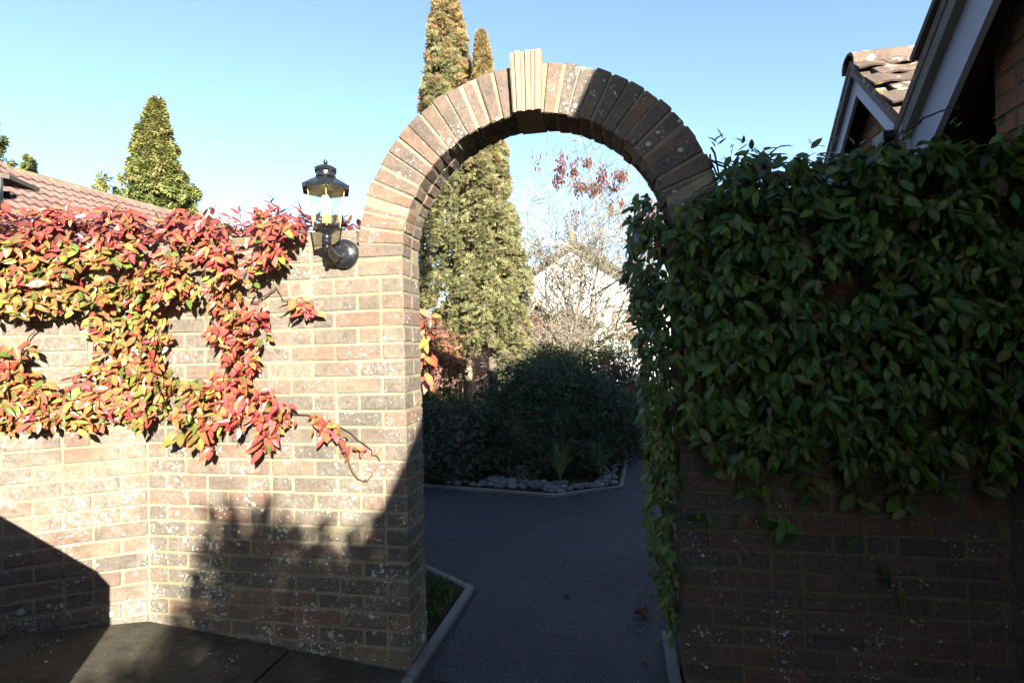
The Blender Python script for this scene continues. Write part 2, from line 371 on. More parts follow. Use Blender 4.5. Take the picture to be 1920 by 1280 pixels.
# ------------------------------------------------------------------ ground, path, paving
ZG = -0.02
RAMP = 0.10                                        # paving rises to the left of the arch
def struct(o): o['kind'] = 'structure'; return o
g = MB(); g.add([(-400, -200, -0.07), (400, -200, -0.07), (400, 600, -0.07), (-400, 600, -0.07)], [(0, 1, 2, 3)])
struct(g.build('ground', M_GROUND))
pg = MB(); pg.add([(0.03, -9, ZG), (2.30, -9, ZG), (2.30, 9.5, ZG), (-6, 9.5, ZG), (-6, 0.23, ZG), (0.03, 0.23, ZG)], [(0, 1, 2, 3, 4, 5)])
path = struct(pg.build('path', M_TARMAC))
pp = MB(); pp.add([(0.10, -0.05, ZG + .004), (1.12, -0.10, ZG + .004), (1.12, 2.0, ZG + .004), (0.46, 2.3, ZG + .004), (0.16, 1.62, ZG + .004), (-0.04, 0.98, ZG + .004), (0.09, 0.80, ZG + .004)], [tuple(range(7))])
pp.build('resurfaced_patch', M_TARMAC2, path)

pave = bpy.data.objects.new('pavement', None); COL.objects.link(pave); pave['kind'] = 'structure'; pave.location = (-1, -1, 0)
Mr = Matrix.Rotation(math.atan(RAMP), 3, 'Y')
for i in range(7):
    for j in range(8):
        u0 = 0.02 - 0.605 * i - 0.3; w0 = -0.004 - 0.605 * j - 0.3 + 0.0
        q = MB(); dz = random.uniform(-.003, .003)
        q.box((0, 0, -0.025), (0.597, 0.597, 0.05))
        me = pydata('paving_slab', q.v, q.f, M_SLAB)
        R = (Mr @ Matrix.Rotation(random.uniform(-.004, .004), 3, 'X')).to_4x4()
        mesh_obj('paving_slab', me, pave, Matrix.Translation((u0, w0, ZG - RAMP * u0 + dz)) @ R)
bedm = MB(); bedm.add([(0.03, 0.0, ZG - .035), (0.03, -6, ZG - .035), (-5, -6, ZG + .5 - .035), (-5, 0, ZG + .5 - .035)], [(0, 1, 2, 3)])
bedm.build('joint_bed', M_SOIL, pave)

kerb_o = bpy.data.objects.new('kerb', None); COL.objects.link(kerb_o); kerb_o['kind'] = 'structure'; kerb_o.location = (0, 1, 0)
def kerb_line(pts, width, h, piece=0.9, side=1):
    for a, b in zip(pts[:-1], pts[1:]):
        a = Vector(a); b = Vector(b); L = (b - a).length; d = (b - a) / L; n = max(1, round(L / piece)); nrm = Vector((-d.y, d.x, 0)) * side
        for k in range(n):
            s0 = L * k / n + .003; s1 = L * (k + 1) / n - .003
            q = MB(); q.prism([a + d * s0, a + d * s1, a + d * s1 + nrm * width, a + d * s0 + nrm * width], (0, 0, 0.16 + h))
            bm = bmesh.new(); me = pydata('kerb_stone', q.v, q.f, None); bm.from_mesh(me)
            bmesh.ops.recalc_face_normals(bm, faces=bm.faces); bmesh.ops.bevel(bm, geom=list(bm.edges), offset=0.006, segments=1, affect='EDGES'); bm.to_mesh(me); bm.free()
            me.materials.append(M_CONC)
            mesh_obj('kerb_stone', me, kerb_o, Matrix.Translation((0, 0, -0.16 + random.uniform(-.004, .004))))
kerb_line([(-2.2, 2.43, ZG), (-0.322, 1.105, ZG), (0.073, 0.825, ZG), (0.045, -0.076, ZG), (0.02, -2.9, ZG)], 0.046, 0.028, 0.9, -1)
BED = [(-3.2, 3.47), (-1.043, 3.085), (0.355, 2.831), (0.968, 3.196), (1.066, 4.92), (1.12, 7.5)]
kerb_line([(x, y, ZG) for x, y in BED], 0.04, 0.03, 0.95, 1)
kerb_line([(1.10, .42, ZG), (1.10, -.12, ZG)], 0.05, 0.05, 0.9, 1)

q = MB()
loop = [(x, y + .03, ZG + .012) for x, y in BED] + [(1.1, 9.3, ZG + .012), (-5.5, 9.3, ZG + .012), (-5.5, 3.9, ZG + .012)]
q.add(loop, [tuple(range(len(loop)))]); o = struct(q.build('planting_bed_soil', M_SOIL))
q = MB(); loop = [(-2.2, 2.36, ZG + .015), (-.33, 1.04, ZG + .015), (.01, .80, ZG + .015), (-.01, .2, ZG + .015), (-2.2, .2, ZG + .015)]
q.add(loop, [tuple(range(5))]); struct(q.build('corner_bed_soil', M_SOIL))

# ------------------------------------------------------------------ brickwork
BL, BHd, BH, CO = 0.215, 0.1025, 0.065, 0.075
def brick_mesh(lx, ly, lz, k, mat, bev=0.005, jit=0.0016):
    r = random.Random(k * 13 + int(lx * 1000))
    bm = bmesh.new(); bmesh.ops.create_cube(bm, size=1.0)
    for v in bm.verts: v.co = Vector((v.co.x * lx, (v.co.y + .5) * ly, v.co.z * lz))
    bmesh.ops.bevel(bm, geom=list(bm.edges), offset=bev, segments=1, affect='EDGES')
    for v in bm.verts: v.co += Vector((r.uniform(-jit, jit), r.uniform(-jit, jit), r.uniform(-jit, jit)))
    me = bpy.data.meshes.new('brick'); bm.to_mesh(me); bm.free(); me.materials.append(mat); return me
class BrickKit:
    def __init__(s, mat):
        s.st = [brick_mesh(BL, BHd, BH, k, mat) for k in range(6)]
        s.hd = [brick_mesh(BHd, BHd, BH, 20 + k, mat) for k in range(5)]
        s.hdf = [brick_mesh(BHd, BL, BH, 40 + k, mat) for k in range(4)]
KIT = BrickKit(M_BRICK); KITD = BrickKit(M_BRICK_SHADE); KITH = BrickKit(M_BRICK_HOUSE)
def wall_matrix(O, D, s, z, y=0.0, sx=1.0, jit=True):
    """brick frame: x along D, y into the wall, z up"""
    D = Vector(D).normalized(); In = Vector((-D.y, D.x, 0))
    R = Matrix((D, In, Vector((0, 0, 1)))).transposed()
    if jit:
        R = R @ Matrix.Rotation(random.gauss(0, .006), 3, 'Y') @ Matrix.Rotation(random.gauss(0, .006), 3, 'Z')
        y += random.gauss(0, .0015)
    p = Vector(O) + D * s + In * y; p.z += z
    return Matrix.Translation(p) @ (R @ Matrix.Diagonal((sx, 1, 1))).to_4x4()
def lay(parent, kit, O, D, s_from, s_to, k0, k1, limits=None, end='hi', reveal=True, dup=0.12, depth_extra=None):
    """courses k0..k1 between s_from and s_to; the fair end (a reveal) is at s_to when end=='hi' else s_from"""
    sg = -1 if end == 'hi' else 1
    for k in range(k0, k1):
        z = (k + .5) * CO
        e0 = s_to if end == 'hi' else s_from; e1 = s_from if end == 'hi' else s_to
        lim = limits(k) if limits else None
        fair = True
        if lim is not None: e0 = lim; fair = False
        s = e0; first = True
        half = (k % 2 == 0)
        if not fair:                       # keep the bond running behind the cut end
            base = s_to if end == 'hi' else s_from
            off = abs(base - e0)
            n = off if not half else off - .1125
            rem = (.225 - (n % .225)) % .225
            if rem > .035:
                L = rem - .01
                mesh_obj('brick', random.choice(kit.st), parent, wall_matrix(O, D, s + sg * L / 2, z, sx=L / BL)); s += sg * rem
            first = False
        while abs(e1 - s) > .03 and (e1 - s) * sg > 0:
            left = abs(e1 - s)
            if first and half:
                L = BHd; me = random.choice(kit.hdf if reveal else kit.hd)
                mesh_obj('brick', me, parent, wall_matrix(O, D, s + sg * L / 2, z)); s += sg * (L + .01); first = False; continue
            if first and reveal:
                mesh_obj('brick', random.choice(kit.st), parent, wall_matrix(O, D, s + sg * BL / 2, z, y=BL - BHd))
            first = False
            if left > .2 and random.random() < dup:
                for _ in range(2):
                    mesh_obj('brick', random.choice(kit.hd), parent, wall_matrix(O, D, s + sg * BHd / 2, z)); s += sg * (BHd + .01)
                continue
            L = min(BL, left - .005)
            if L < .03: break
            mesh_obj('brick', random.choice(kit.st), parent, wall_matrix(O, D, s + sg * L / 2, z, sx=L / BL)); s += sg * (L + .01)

W = 1.162; RIN, ROUT = W / 2, W / 2 + .215; ZC = 1.808; UC = W / 2
def core_box(parent, O, D, s0, s1, z0, z1, y0=.004, y1=.211, mat=None):
    D = Vector(D).normalized(); In = Vector((-D.y, D.x, 0)); O = Vector(O)
    q = MB(); a = O + D * s0 + In * y0; b = O + D * s1 + In * y0; c = O + D * s1 + In * y1; d = O + D * s0 + In * y1
    q.prism([Vector((p.x, p.y, z0)) for p in (a, b, c, d)], (0, 0, z1 - z0))
    return q.build('mortar', mat or M_MORTAR, parent)
def outer_u(z):                             # outer arch radius at a height
    dz = z - ZC
    return math.sqrt(max(0, (ROUT + .008) ** 2 - dz * dz))

NTOP = 26
wl = thing('garden_wall', (-.67, .1, 0), 'sunlit weathered brick garden wall and pier carrying the lantern', 'wall')
def limL(k):
    z = (k + .5) * CO
    return None if z < ZC - .01 else UC - outer_u(z - .02) - .002
lay(wl, KIT, (0, 0, 0), (1, 0, 0), -1.335, 0, -1, NTOP, limL, 'hi')
core_box(wl, (0, 0, 0), (1, 0, 0), -1.45, -.004, -.25, 24 * CO - .004)
core_box(wl, (0, 0, 0), (1, 0, 0), UC - ROUT - .009, -.003, 24 * CO - .0039, ZC + .006, .002, .213)
core_box(wl, (0, 0, 0), (1, 0, 0), -1.45, UC - ROUT - .01, 24 * CO - .004, NTOP * CO - .005)

RA = math.radians(32); RD = Vector((math.cos(RA), math.sin(RA), 0)); RO = Vector((-1.335, 0, 0))
wr = thing('garden_wall', (-1.9, -.3, .1), 'short angled brick wall with hard straight shadow below red creeper', 'wall')
lay(wr, KIT, RO, RD, -1.9, -.004, 0, NTOP, None, 'hi', False)
core_box(wr, RO, RD, -1.9, 0.0, -.25, NTOP * CO - .005)

wR = thing('garden_wall', (1.75, .1, 0), 'shaded dark brick garden wall under the green creeper', 'wall')
def limR(k):
    z = (k + .5) * CO
    return None if z < ZC - .01 else UC + outer_u(z - .02) + .002
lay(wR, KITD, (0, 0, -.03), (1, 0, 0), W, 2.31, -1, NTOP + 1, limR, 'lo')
core_box(wR, (0, 0, 0), (1, 0, 0), W + .004, 2.315, -.25, 24 * CO - .004, mat=M_MORTAR_SHADE)
core_box(wR, (0, 0, 0), (1, 0, 0), UC + ROUT + .01, 2.315, 24 * CO - .004, NTOP * CO + .03, mat=M_MORTAR_SHADE)

# arch
ar = thing('brick_arch', (UC, .107, ZC - .03), 'round brick arch with ribbed projecting keystone spanning the path', 'arch')
def wedge(r0, r1, ha, ly, k, mat, joint=.008, jit=.0022, name='brick'):
    """brick wedge pointing up, radial along z"""
    r = random.Random(k * 7 + 3)
    bm = bmesh.new(); bmesh.ops.create_cube(bm, size=1.0)
    for v in bm.verts:
        rr = r1 if v.co.z > 0 else r0
        hw = rr * math.tan(ha) - joint / 2
        v.co = Vector((math.copysign(hw, v.co.x), (v.co.y + .5) * ly, rr))
    bmesh.ops.bevel(bm, geom=list(bm.edges), offset=.005, segments=1, affect='EDGES')
    for v in bm.verts: v.co += Vector((r.uniform(-jit, jit), r.uniform(-jit, jit), r.uniform(-jit, jit)))
    me = bpy.data.meshes.new(name); bm.to_mesh(me); bm.free(); me.materials.append(mat); return me
NV = 16; KHALF = math.radians(6.1); DA = (math.pi / 2 - KHALF) / NV
VS = [wedge(RIN, ROUT, DA / 2, BHd, k, M_BRICK_ARCH) for k in range(7)]
for side in (-1, 1):
    for i in range(NV):
        a = side * (KHALF + DA * (i + .5))
        for y in (0, .1125):
            R = Matrix.Rotation(a + random.gauss(0, .004), 4, 'Y')
            yy = y + (random.gauss(0, .003) if y == 0 else 0)
            mesh_obj('brick', random.choice(VS), ar, Matrix.Translation((UC, yy, ZC)) @ R @ Matrix.Translation((0, 0, random.gauss(0, .003))))
q = MB(); n = 72                             # mortar ring
ring = []
for r_, y_ in ((RIN + .004, .005), (ROUT - .005, .005), (ROUT - .005, .21), (RIN + .004, .21)):
    ring.append([V(UC + r_ * math.cos(math.pi * k / n), y_, ZC + r_ * math.sin(math.pi * k / n)) for k in range(n + 1)])
vs = [v for rr in ring for v in rr]; fs = []
for a in range(4):
    b = (a + 1) % 4
    for k in range(n): fs.append((a * (n + 1) + k, a * (n + 1) + k + 1, b * (n + 1) + k + 1, b * (n + 1) + k))
q.add(vs, fs); q.add([vs[0], vs[n + 1], vs[2 * n + 2], vs[3 * n + 3]], [(0, 1, 2, 3)]); q.add([vs[n], vs[2 * n + 1], vs[3 * n + 2], vs[4 * n + 3]], [(0, 1, 2, 3)])
q.build('mortar', M_MORTAR, ar)
key = bpy.data.objects.new('keystone', None); link(key, ar); key.location = (0, 0, 0)
NK = 6
for i in range(NK):
    t = (i - (NK - 1) / 2)
    r0, r1 = RIN - .004, ROUT + .033 + random.uniform(-.002, .002)
    wk = [.0165, .019, .0175, .0195, .0165, .021][i]
    xb, xt = t * .0190, t * .0222
    dep = -.035 - [.0, .008, .001, .009, .002, .008][i]
    q = MB(); q.add([(xb - wk / 2, dep, r0), (xb + wk / 2, dep, r0), (xb + wk / 2, .214, r0), (xb - wk / 2, .214, r0),
                     (xt - wk / 2 - .001, dep, r1), (xt + wk / 2 + .001, dep, r1), (xt + wk / 2 + .001, .214, r1), (xt - wk / 2 - .001, .214, r1)],
                    [(3, 2, 1, 0), (4, 5, 6, 7), (0, 1, 5, 4), (1, 2, 6, 5), (2, 3, 7, 6), (3, 0, 4, 7)])
    me = pydata('keystone_tile', q.v, q.f, M_TERRA)
    mesh_obj('keystone_tile', me, key, Matrix.Translation((UC, 0, ZC)))
q = MB(); q.add([(-.060, -.030, RIN), (.060, -.030, RIN), (.060, .21, RIN), (-.060, .21, RIN), (-.070, -.030, ROUT + .027), (.070, -.030, ROUT + .027), (.070, .21, ROUT + .027), (-.070, .21, ROUT + .027)],
                [(3, 2, 1, 0), (4, 5, 6, 7), (0, 1, 5, 4), (1, 2, 6, 5), (2, 3, 7, 6), (3, 0, 4, 7)])
mesh_obj('mortar', pydata('keystone_mortar', q.v, q.f, M_MORTAR), key, Matrix.Translation((UC, 0, ZC)))
# ------------------------------------------------------------------ house at the right (gable end towards the path)
h1 = thing('gabled_house', (3.5, -1.9, 0), 'brick house with pale bargeboard and dark overhanging verge, nearest the right edge', 'house')
UV = 2.13                                       # verge plane
def z1(wv): return 2.66 - .88 * wv if wv > -1.45 else 3.936 + .709 * (wv + 1.45)
prof = [(.36, z1(.36)), (-1.45, 3.936), (-4.05, z1(-4.05))]
def slab(name, prof, u0, u1, top, thick, mat, parent):
    q = MB(); lo = [V(u0, a, b + top) for a, b in prof] + [V(u0, a, b + top - thick) for a, b in prof[::-1]]
    q.prism(lo, (u1 - u0, 0, 0)); o = q.build(name, mat, parent)
    bm = bmesh.new(); bm.from_mesh(o.data); bmesh.ops.recalc_face_normals(bm, faces=bm.faces); bm.to_mesh(o.data); bm.free(); return o
roof1 = slab('roof', prof, UV + .015, 9, -.03, .05, M_TILE_D, h1)
slab('undercloak', [(.34, z1(.34)), (-1.45, 3.936), (-4.0, z1(-4.0))], UV + .02, UV + .10, -.075, .075, M_UNDERCLOAK, h1)
slab('bargeboard', [(.30, z1(.30)), (-1.45, 3.936), (-4.0, z1(-4.0))], UV + .055, UV + .08, -.15, .20, M_WHITE_SHADE, h1)
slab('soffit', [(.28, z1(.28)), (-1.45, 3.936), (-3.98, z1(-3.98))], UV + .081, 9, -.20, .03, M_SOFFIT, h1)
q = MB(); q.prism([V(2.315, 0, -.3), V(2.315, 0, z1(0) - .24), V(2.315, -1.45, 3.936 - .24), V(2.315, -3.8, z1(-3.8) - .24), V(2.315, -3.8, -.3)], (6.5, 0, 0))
q.build('wall', M_MORTAR_SHADE, h1)
for k in range(24, 37):
    z = (k + .5) * CO; s0 = max(0, (z + .035 - 2.39) / .86)
    if s0 < .62: lay(h1, KITH, (2.31, -.004, 0), (0, -1, 0), 0, .75, k, k + 1, (lambda kk, s0=s0: s0 if s0 > .01 else None), 'lo', False)
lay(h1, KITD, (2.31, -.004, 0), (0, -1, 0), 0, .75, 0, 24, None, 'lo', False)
# verge tiles, stepped down the front slope
def flat_tile(w_, l_, t_, mat, lift=.022):
    q = MB(); q.add([(-w_ / 2, 0, 0), (w_ / 2, 0, 0), (w_ / 2, -l_, lift), (-w_ / 2, -l_, lift), (-w_ / 2, 0, t_), (w_ / 2, 0, t_), (w_ / 2, -l_, lift + t_), (-w_ / 2, -l_, lift + t_)],
                    [(3, 2, 1, 0), (4, 5, 6, 7), (0, 1, 5, 4), (1, 2, 6, 5), (2, 3, 7, 6), (3, 0, 4, 7)])
    return pydata('roof_tile', q.v, q.f, mat)
TD = flat_tile(.325, .40, .022, M_TILE_D)
sl = math.hypot(1, .88); dn = V(0, 1, -.88) / sl; up = V(0, .88, 1) / sl
Rt = Matrix((V(1, 0, 0), -dn, up)).transposed().to_4x4()           # local -y runs down the slope
for r in range(6):
    for c in range(3):
        P = V(UV + .165 + .33 * c, -1.40, z1(-1.40) - .03) + dn * (.335 * (r + .0)) + up * .006
        mesh_obj('roof_tile', TD, roof1, Matrix.Translation(P) @ Rt)
q = MB(); pts = []
for k in range(7):
    a = math.pi + math.pi * k / 6; pts.append((.055 * math.cos(a), .055 * math.sin(a)))
outer = [V(2.10, .40 + a, 2.30 + b) for a, b in pts]; inner = [V(2.10, .40 + a * .9, 2.30 + b * .9) for a, b in pts[::-1]]
q.prism(outer + inner, (6.5, 0, 0)); q.box((2.104, .40, 2.275), (.006, .10, .05)); q.build('gutter', M_BLACKPL, h1)
q = MB(); q.box((5.2, .315, 2.27), (6.1, .02, .15)); q.build('fascia', M_WHITE_SHADE, h1)

# ------------------------------------------------------------------ second, lower gabled house behind it
h2 = thing('gabled_house', (4.3, 2.4, 0), 'smaller brick gable with yellow lichen on its roof tiles, above green creeper', 'house')
AW, AZ2, PU = 2.405, 3.62, 2.80
def z2(wv): return AZ2 - 1.02 * abs(wv - AW)
p2 = [(1.42, z2(1.42)), (AW, AZ2), (3.45, z2(3.45))]
roof2 = slab('roof', p2, PU + .01, 7.5, -.03, .05, M_TILE_L, h2)
slab('undercloak', [(1.46, z2(1.46)), (AW, AZ2), (3.40, z2(3.40))], PU + .015, PU + .12, -.075, .07, M_UNDERCLOAK, h2)
slab('bargeboard', [(1.52, z2(1.52)), (AW, AZ2), (3.36, z2(3.36))], PU + .05, PU + .075, -.145, .16, M_WHITE_SHADE, h2)
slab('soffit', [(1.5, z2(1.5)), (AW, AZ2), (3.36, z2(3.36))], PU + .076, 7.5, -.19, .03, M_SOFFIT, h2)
q = MB(); q.prism([V(3.005, 1.75, -.3), V(3.005, 1.75, z2(1.75) - .22), V(3.005, AW, AZ2 - .22), V(3.005, 3.2, z2(3.2) - .22), V(3.005, 3.2, -.3)], (4.3, 0, 0))
q.build('wall', M_MORTAR_HOUSE, h2)
for k in range(26, 46):
    z = (k + .5) * CO; half = (AZ2 - .23 - z - .035) / 1.02
    if half > .12:
        a = min(3.2, AW + half); b = max(1.75, AW - half)
        lay(h2, KITH, (3.0, 3.2, 0), (0, -1, 0), 3.2 - a, 3.2 - b, k, k + 1, None, 'lo', False)
TL = [flat_tile(.29, .27, .018, M_TILE_L, .03) for _ in range(2)]
def wavy_tile(w_, l_, mat, rolls=2, amp=.022, thick=.016, lift=.03, nseg=8):
    q = MB(); vs = []; n = nseg + 1
    for y, dz in ((0, 0), (-l_, lift)):
        for layer in (thick, 0):
            for i in range(n):
                x = -w_ / 2 + w_ * i / nseg; vs.append((x, y, dz + layer + amp * (0.5 - 0.5 * math.cos(2 * math.pi * rolls * i / nseg))))
    fs = []
    for i in range(nseg):
        fs.append((i, i + 1, 2 * n + i + 1, 2 * n + i)[::-1])
        fs.append((2 * n + i, 2 * n + i + 1, 3 * n + i + 1, 3 * n + i)[::-1])
        fs.append((i, i + 1, n + i + 1, n + i))
    fs.append((0, 2 * n, 3 * n, n)); fs.append((nseg, n + nseg, 3 * n + nseg, 2 * n + nseg))
    q.add(vs, fs); me = pydata('roof_tile', q.v, q.f, mat); return me
WT = wavy_tile(.215, .21, M_TILE_L, 1, .016, .014, .026, 6)
s2 = math.hypot(1, 1.02); dn = V(0, -1, -1.02) / s2; up = V(0, -1.02, 1) / s2
Rt = Matrix((V(-1, 0, 0), -dn, up)).transposed().to_4x4()
for r in range(8):
    for c in range(11):
        P = V(PU + .10 + .205 * c + (.1 if r % 2 else 0), AW - .03, AZ2 - .03 - .03) + dn * (.165 * r) + up * .008
        mesh_obj('roof_tile', WT, roof2, Matrix.Translation(P + V(0, 0, random.uniform(-.004, .004))) @ Rt @ Matrix.Rotation(random.gauss(0, .012), 4, 'Z'))
for c in range(8):
    q = MB(); a0 = [math.radians(-100 + 200 * k / 8) for k in range(9)]; x0 = PU - .005 + .42 * c
    prof_ = [V(x0, AW + .115 * math.sin(a), AZ2 - .075 + .105 * math.cos(a)) for a in a0] + [V(x0, AW + .095 * math.sin(a), AZ2 - .075 + .085 * math.cos(a)) for a in a0[::-1]]
    q.prism(prof_, (.415, 0, 0)); o = q.build('ridge_tile', M_TILE_L, roof2)

# ------------------------------------------------------------------ house at the left, seen over the wall
P1 = far(63, 330, 9.0); P2 = on(305, 394, 2, P1.z)
RDIR = (P2 - P1).normalized(); HD = V(RDIR.y, -RDIR.x, 0)
hL = thing('tiled_house', (P1.x, P1.y, 0), 'house with pinkish brown wavy tiled roof rising behind the red creeper', 'house')
PT = math.radians(33); dn = HD * math.cos(PT) + V(0, 0, -math.sin(PT)); up = (HD * math.sin(PT) + V(0, 0, math.cos(PT)))
roofL = MB(); base = P1 - up * .03
roofL.prism([base - RDIR * 6, base + RDIR * 9, base + RDIR * 9 + dn * 4.4, base - RDIR * 6 + dn * 4.4], up * -.06)
b2 = base - HD * 7.2
roofL.prism([base - RDIR * 6, base + RDIR * 9, b2 + RDIR * 9 + V(0, 0, -2.4), b2 - RDIR * 6 + V(0, 0, -2.4)], (0, 0, -.06))
hi = base - dn * 3.0                              # taller roof part nearer the viewer
roofL.prism([base, hi - RDIR * 2.7, hi - RDIR * 7, base - RDIR * 7], up * -.06)
roofLo = roofL.build('roof', M_TILE, hL)
MW = wavy_tile(.30, .37, M_TILE, 2, .030, .02, .035, 10)
Rt = Matrix((RDIR, -dn, up)).transposed().to_4x4()
for r in range(-8, 11):
    for c in range(-11, 27):
        sx = (c + .5) * .30; t = .30 * r
        if r < 0 and sx > r * .27 - .05: continue
        P = base + RDIR * sx + dn * t + up * .01
        d = P - CAM; dep = d.dot(_f); X = 960 + F_PX * d.dot(CR) / dep; Y = 640 - F_PX * d.dot(CU) / dep
        if X < -45 or Y > 440: continue
        mesh_obj('roof_tile', MW, roofLo, Matrix.Translation(P) @ Rt)
for c in range(-1, 22):
    q = MB(); a0 = [math.radians(-95 + 190 * k / 7) for k in range(8)]; st = base + RDIR * (.42 * c)
    f_ = lambda a, r_: st + HD * (r_ * math.sin(a)) + V(0, 0, -.06 + r_ * 1.1 * math.cos(a))
    q.prism([f_(a, .13) for a in a0] + [f_(a, .105) for a in a0[::-1]], RDIR * .415); q.build('ridge_tile', M_RIDGE, roofLo)
ec = base + dn * 4.2
q = MB(); q.prism([Vector((p.x, p.y, -.1)) for p in (ec - RDIR * 6 - HD * .4, ec + RDIR * 8.8 - HD * .4, ec + RDIR * 8.8 - HD * 9, ec - RDIR * 6 - HD * 9)], (0, 0, ec.z - .1))
q.build('wall', M_BRICK_HOUSE, hL)
gp = far(26, 365, 6.2); q = MB()                  # gutter end and fascia that reach into the picture at the left
pts = [(.07 * math.cos(math.pi + math.pi * k / 8), .07 * math.sin(math.pi + math.pi * k / 8)) for k in range(9)]
gdir = V(-.93, -.36, 0); gs = V(-gdir.y, gdir.x, 0)
q.prism([gp + gs * a + V(0, 0, b + .02) for a, b in pts] + [gp + gs * a * .88 + V(0, 0, b * .88 + .02) for a, b in pts[::-1]], gdir * 1.6); q.build('gutter', M_BLACKPL, hL)
gp2 = far(6, 352, 6.0); q = MB(); q.box(gp2 + gdir * .75, (.06, .06, .06)); q.v = []; q.f = []
q.prism([gp2 + V(0, 0, .10), gp2 + V(0, 0, -.26), gp2 + V(0, 0, -.26) + gdir * 1.5, gp2 + V(0, 0, .10) + gdir * 1.5], gs * .04); q.build('fascia', M_UNDERCLOAK, hL)
q = MB(); q.prism([gp2 + V(0, 0, .10) - gdir * .06, gp2 + V(0, 0, .15) - gdir * .06, gp2 + V(0, 0, .42) + gdir * 1.5, gp2 + V(0, 0, .36) + gdir * 1.5], gs * -.5); q.build('eaves_tile', M_TILE_D, hL)

# ------------------------------------------------------------------ white gabled house far behind the garden
FX = Vector((_r0.x, _r0.y, 0)).normalized(); FY = Vector((_f.x, _f.y, 0)).normalized()
A = far(1075, 452, 20.0)
hW = thing('white_house', (A.x, A.y, 0), 'white gabled house with red brown window frames seen through the bare tree', 'house')
def fw(x, y, z): return V(A.x, A.y, 0) + FX * x + FY * y + V(0, 0, z)
hx, sl_ = 4.2, .66; ez = A.z - hx * sl_
q = MB(); q.prism([fw(-hx, 0, 2.55), fw(-hx, 0, ez), fw(0, 0, A.z - .12), fw(hx, 0, ez), fw(hx, 0, 2.55)], FY * 7); q.build('gable_wall', M_RENDER, hW)
q = MB(); q.prism([fw(-hx, .05, -.1), fw(-hx, .05, 2.6), fw(hx, .05, 2.6), fw(hx, .05, -.1)], FY * 6.9); q.build('ground_floor_wall', M_RENDER, hW)
rf = None
for s_ in (-1, 1):
    q = MB(); q.prism([fw(0, -.35, A.z), fw(s_ * (hx + .4), -.35, A.z - (hx + .4) * sl_), fw(s_ * (hx + .4), -.35, A.z - (hx + .4) * sl_ - .13), fw(0, -.35, A.z - .13)], FY * 7.7)
    q.build('roof', M_TILE_D, hW)
    q = MB(); q.prism([fw(0, -.38, A.z - .131), fw(s_ * (hx + .3), -.38, A.z - (hx + .3) * sl_ - .131), fw(s_ * (hx + .3), -.38, A.z - (hx + .3) * sl_ - .27), fw(0, -.38, A.z - .27)], FY * .04)
    q.build('bargeboard', M_SOFFIT, hW)
q = MB(); q.lathe(fw(0, .3, A.z - .1), [(.13, 0), (.13, .35), (.16, .36), (.16, .42), (.1, .5)], 10); q.build('ridge_finial', M_RIDGE, hW)
# brick wing with its own sloping verge, left
q = MB(); q.prism([fw(-5.6, -1.2, -.1), fw(-5.6, -1.2, 2.4), fw(-3.2, -1.2, 4.0), fw(0.15, -1.2, 1.7), fw(0.15, -1.2, -.1)], FY * 1.19); wing = q.build('brick_wing', M_BRICK_FAR, hW)
kit_far = [brick_mesh(.215, .1025, .065, 60 + k, M_BRICK_FAR) for k in range(3)]
nb = 0
for k in range(6, 52):
    z = (k + .5) * CO; xr = min(.14, (4.0 - .12 - z) / .687 - 3.2)
    s_ = -2.15 + (.1125 if k % 2 else 0)
    while s_ + .215 < xr and nb < 280:
        Rm = Matrix((FX, FY, V(0, 0, 1))).transposed().to_4x4()
        if z > 1.35 and s_ > -2.1: mesh_obj('brick', random.choice(kit_far), hW, Matrix.Translation(fw(s_ + .1, -1.206, z)) @ Rm); nb += 1
        s_ += .225
q = MB(); q.prism([fw(-3.4, -1.45, 4.28), fw(0.45, -1.45, 1.63), fw(0.45, -1.45, 1.50), fw(-3.4, -1.45, 4.15)], FY * 1.44); q.build('wing_roof', M_TILE_D, hW)
q = MB(); q.prism([fw(-.55, -1.0, 2.75), fw(.9, -1.0, 2.25), fw(.9, -1.0, 2.13), fw(-.55, -1.0, 2.63)], FY * .98); q.build('porch_roof', M_TILE_D, hW)
wx0 = 1.36
for j, (xa, xb) in enumerate(((wx0, wx0 + .62), (wx0 + .63, wx0 + 1.5))):
    win = bpy.data.objects.new('window', None); link(win, hW); win.location = (0, 0, 0)
    z0, z1_ = 1.78, 2.72
    q = MB()
    for (a, b, c, d) in ((xa, xb, z1_ - .09, z1_), (xa, xb, z0, z0 + .09), (xa, xa + .09, z0 + .091, z1_ - .091), (xb - .09, xb, z0 + .091, z1_ - .091)):
        q.prism([fw(a, -.03, c), fw(b, -.03, c), fw(b, -.03, d), fw(a, -.03, d)], FY * .075)
    q.build('frame', M_REDWOOD, win)
    q = MB(); q.prism([fw(xa + .08, 0.0, z0 + .08), fw(xb - .08, 0.0, z0 + .08), fw(xb - .08, 0.0, z1_ - .08), fw(xa + .08, 0.0, z1_ - .08)], FY * .045); q.build('pane', M_CURTAIN if j == 0 else M_PANE, win)
q = MB(); q.box(fw(wx0 + .75, -.06, 1.74), (.05, .05, .05)); q.v = []; q.f = []
q.prism([fw(wx0 - .06, -.10, 1.70), fw(wx0 + 1.6, -.10, 1.70), fw(wx0 + 1.6, -.10, 1.77), fw(wx0 - .06, -.10, 1.77)], FY * .145); q.build('sill', M_REDWOOD, hW)

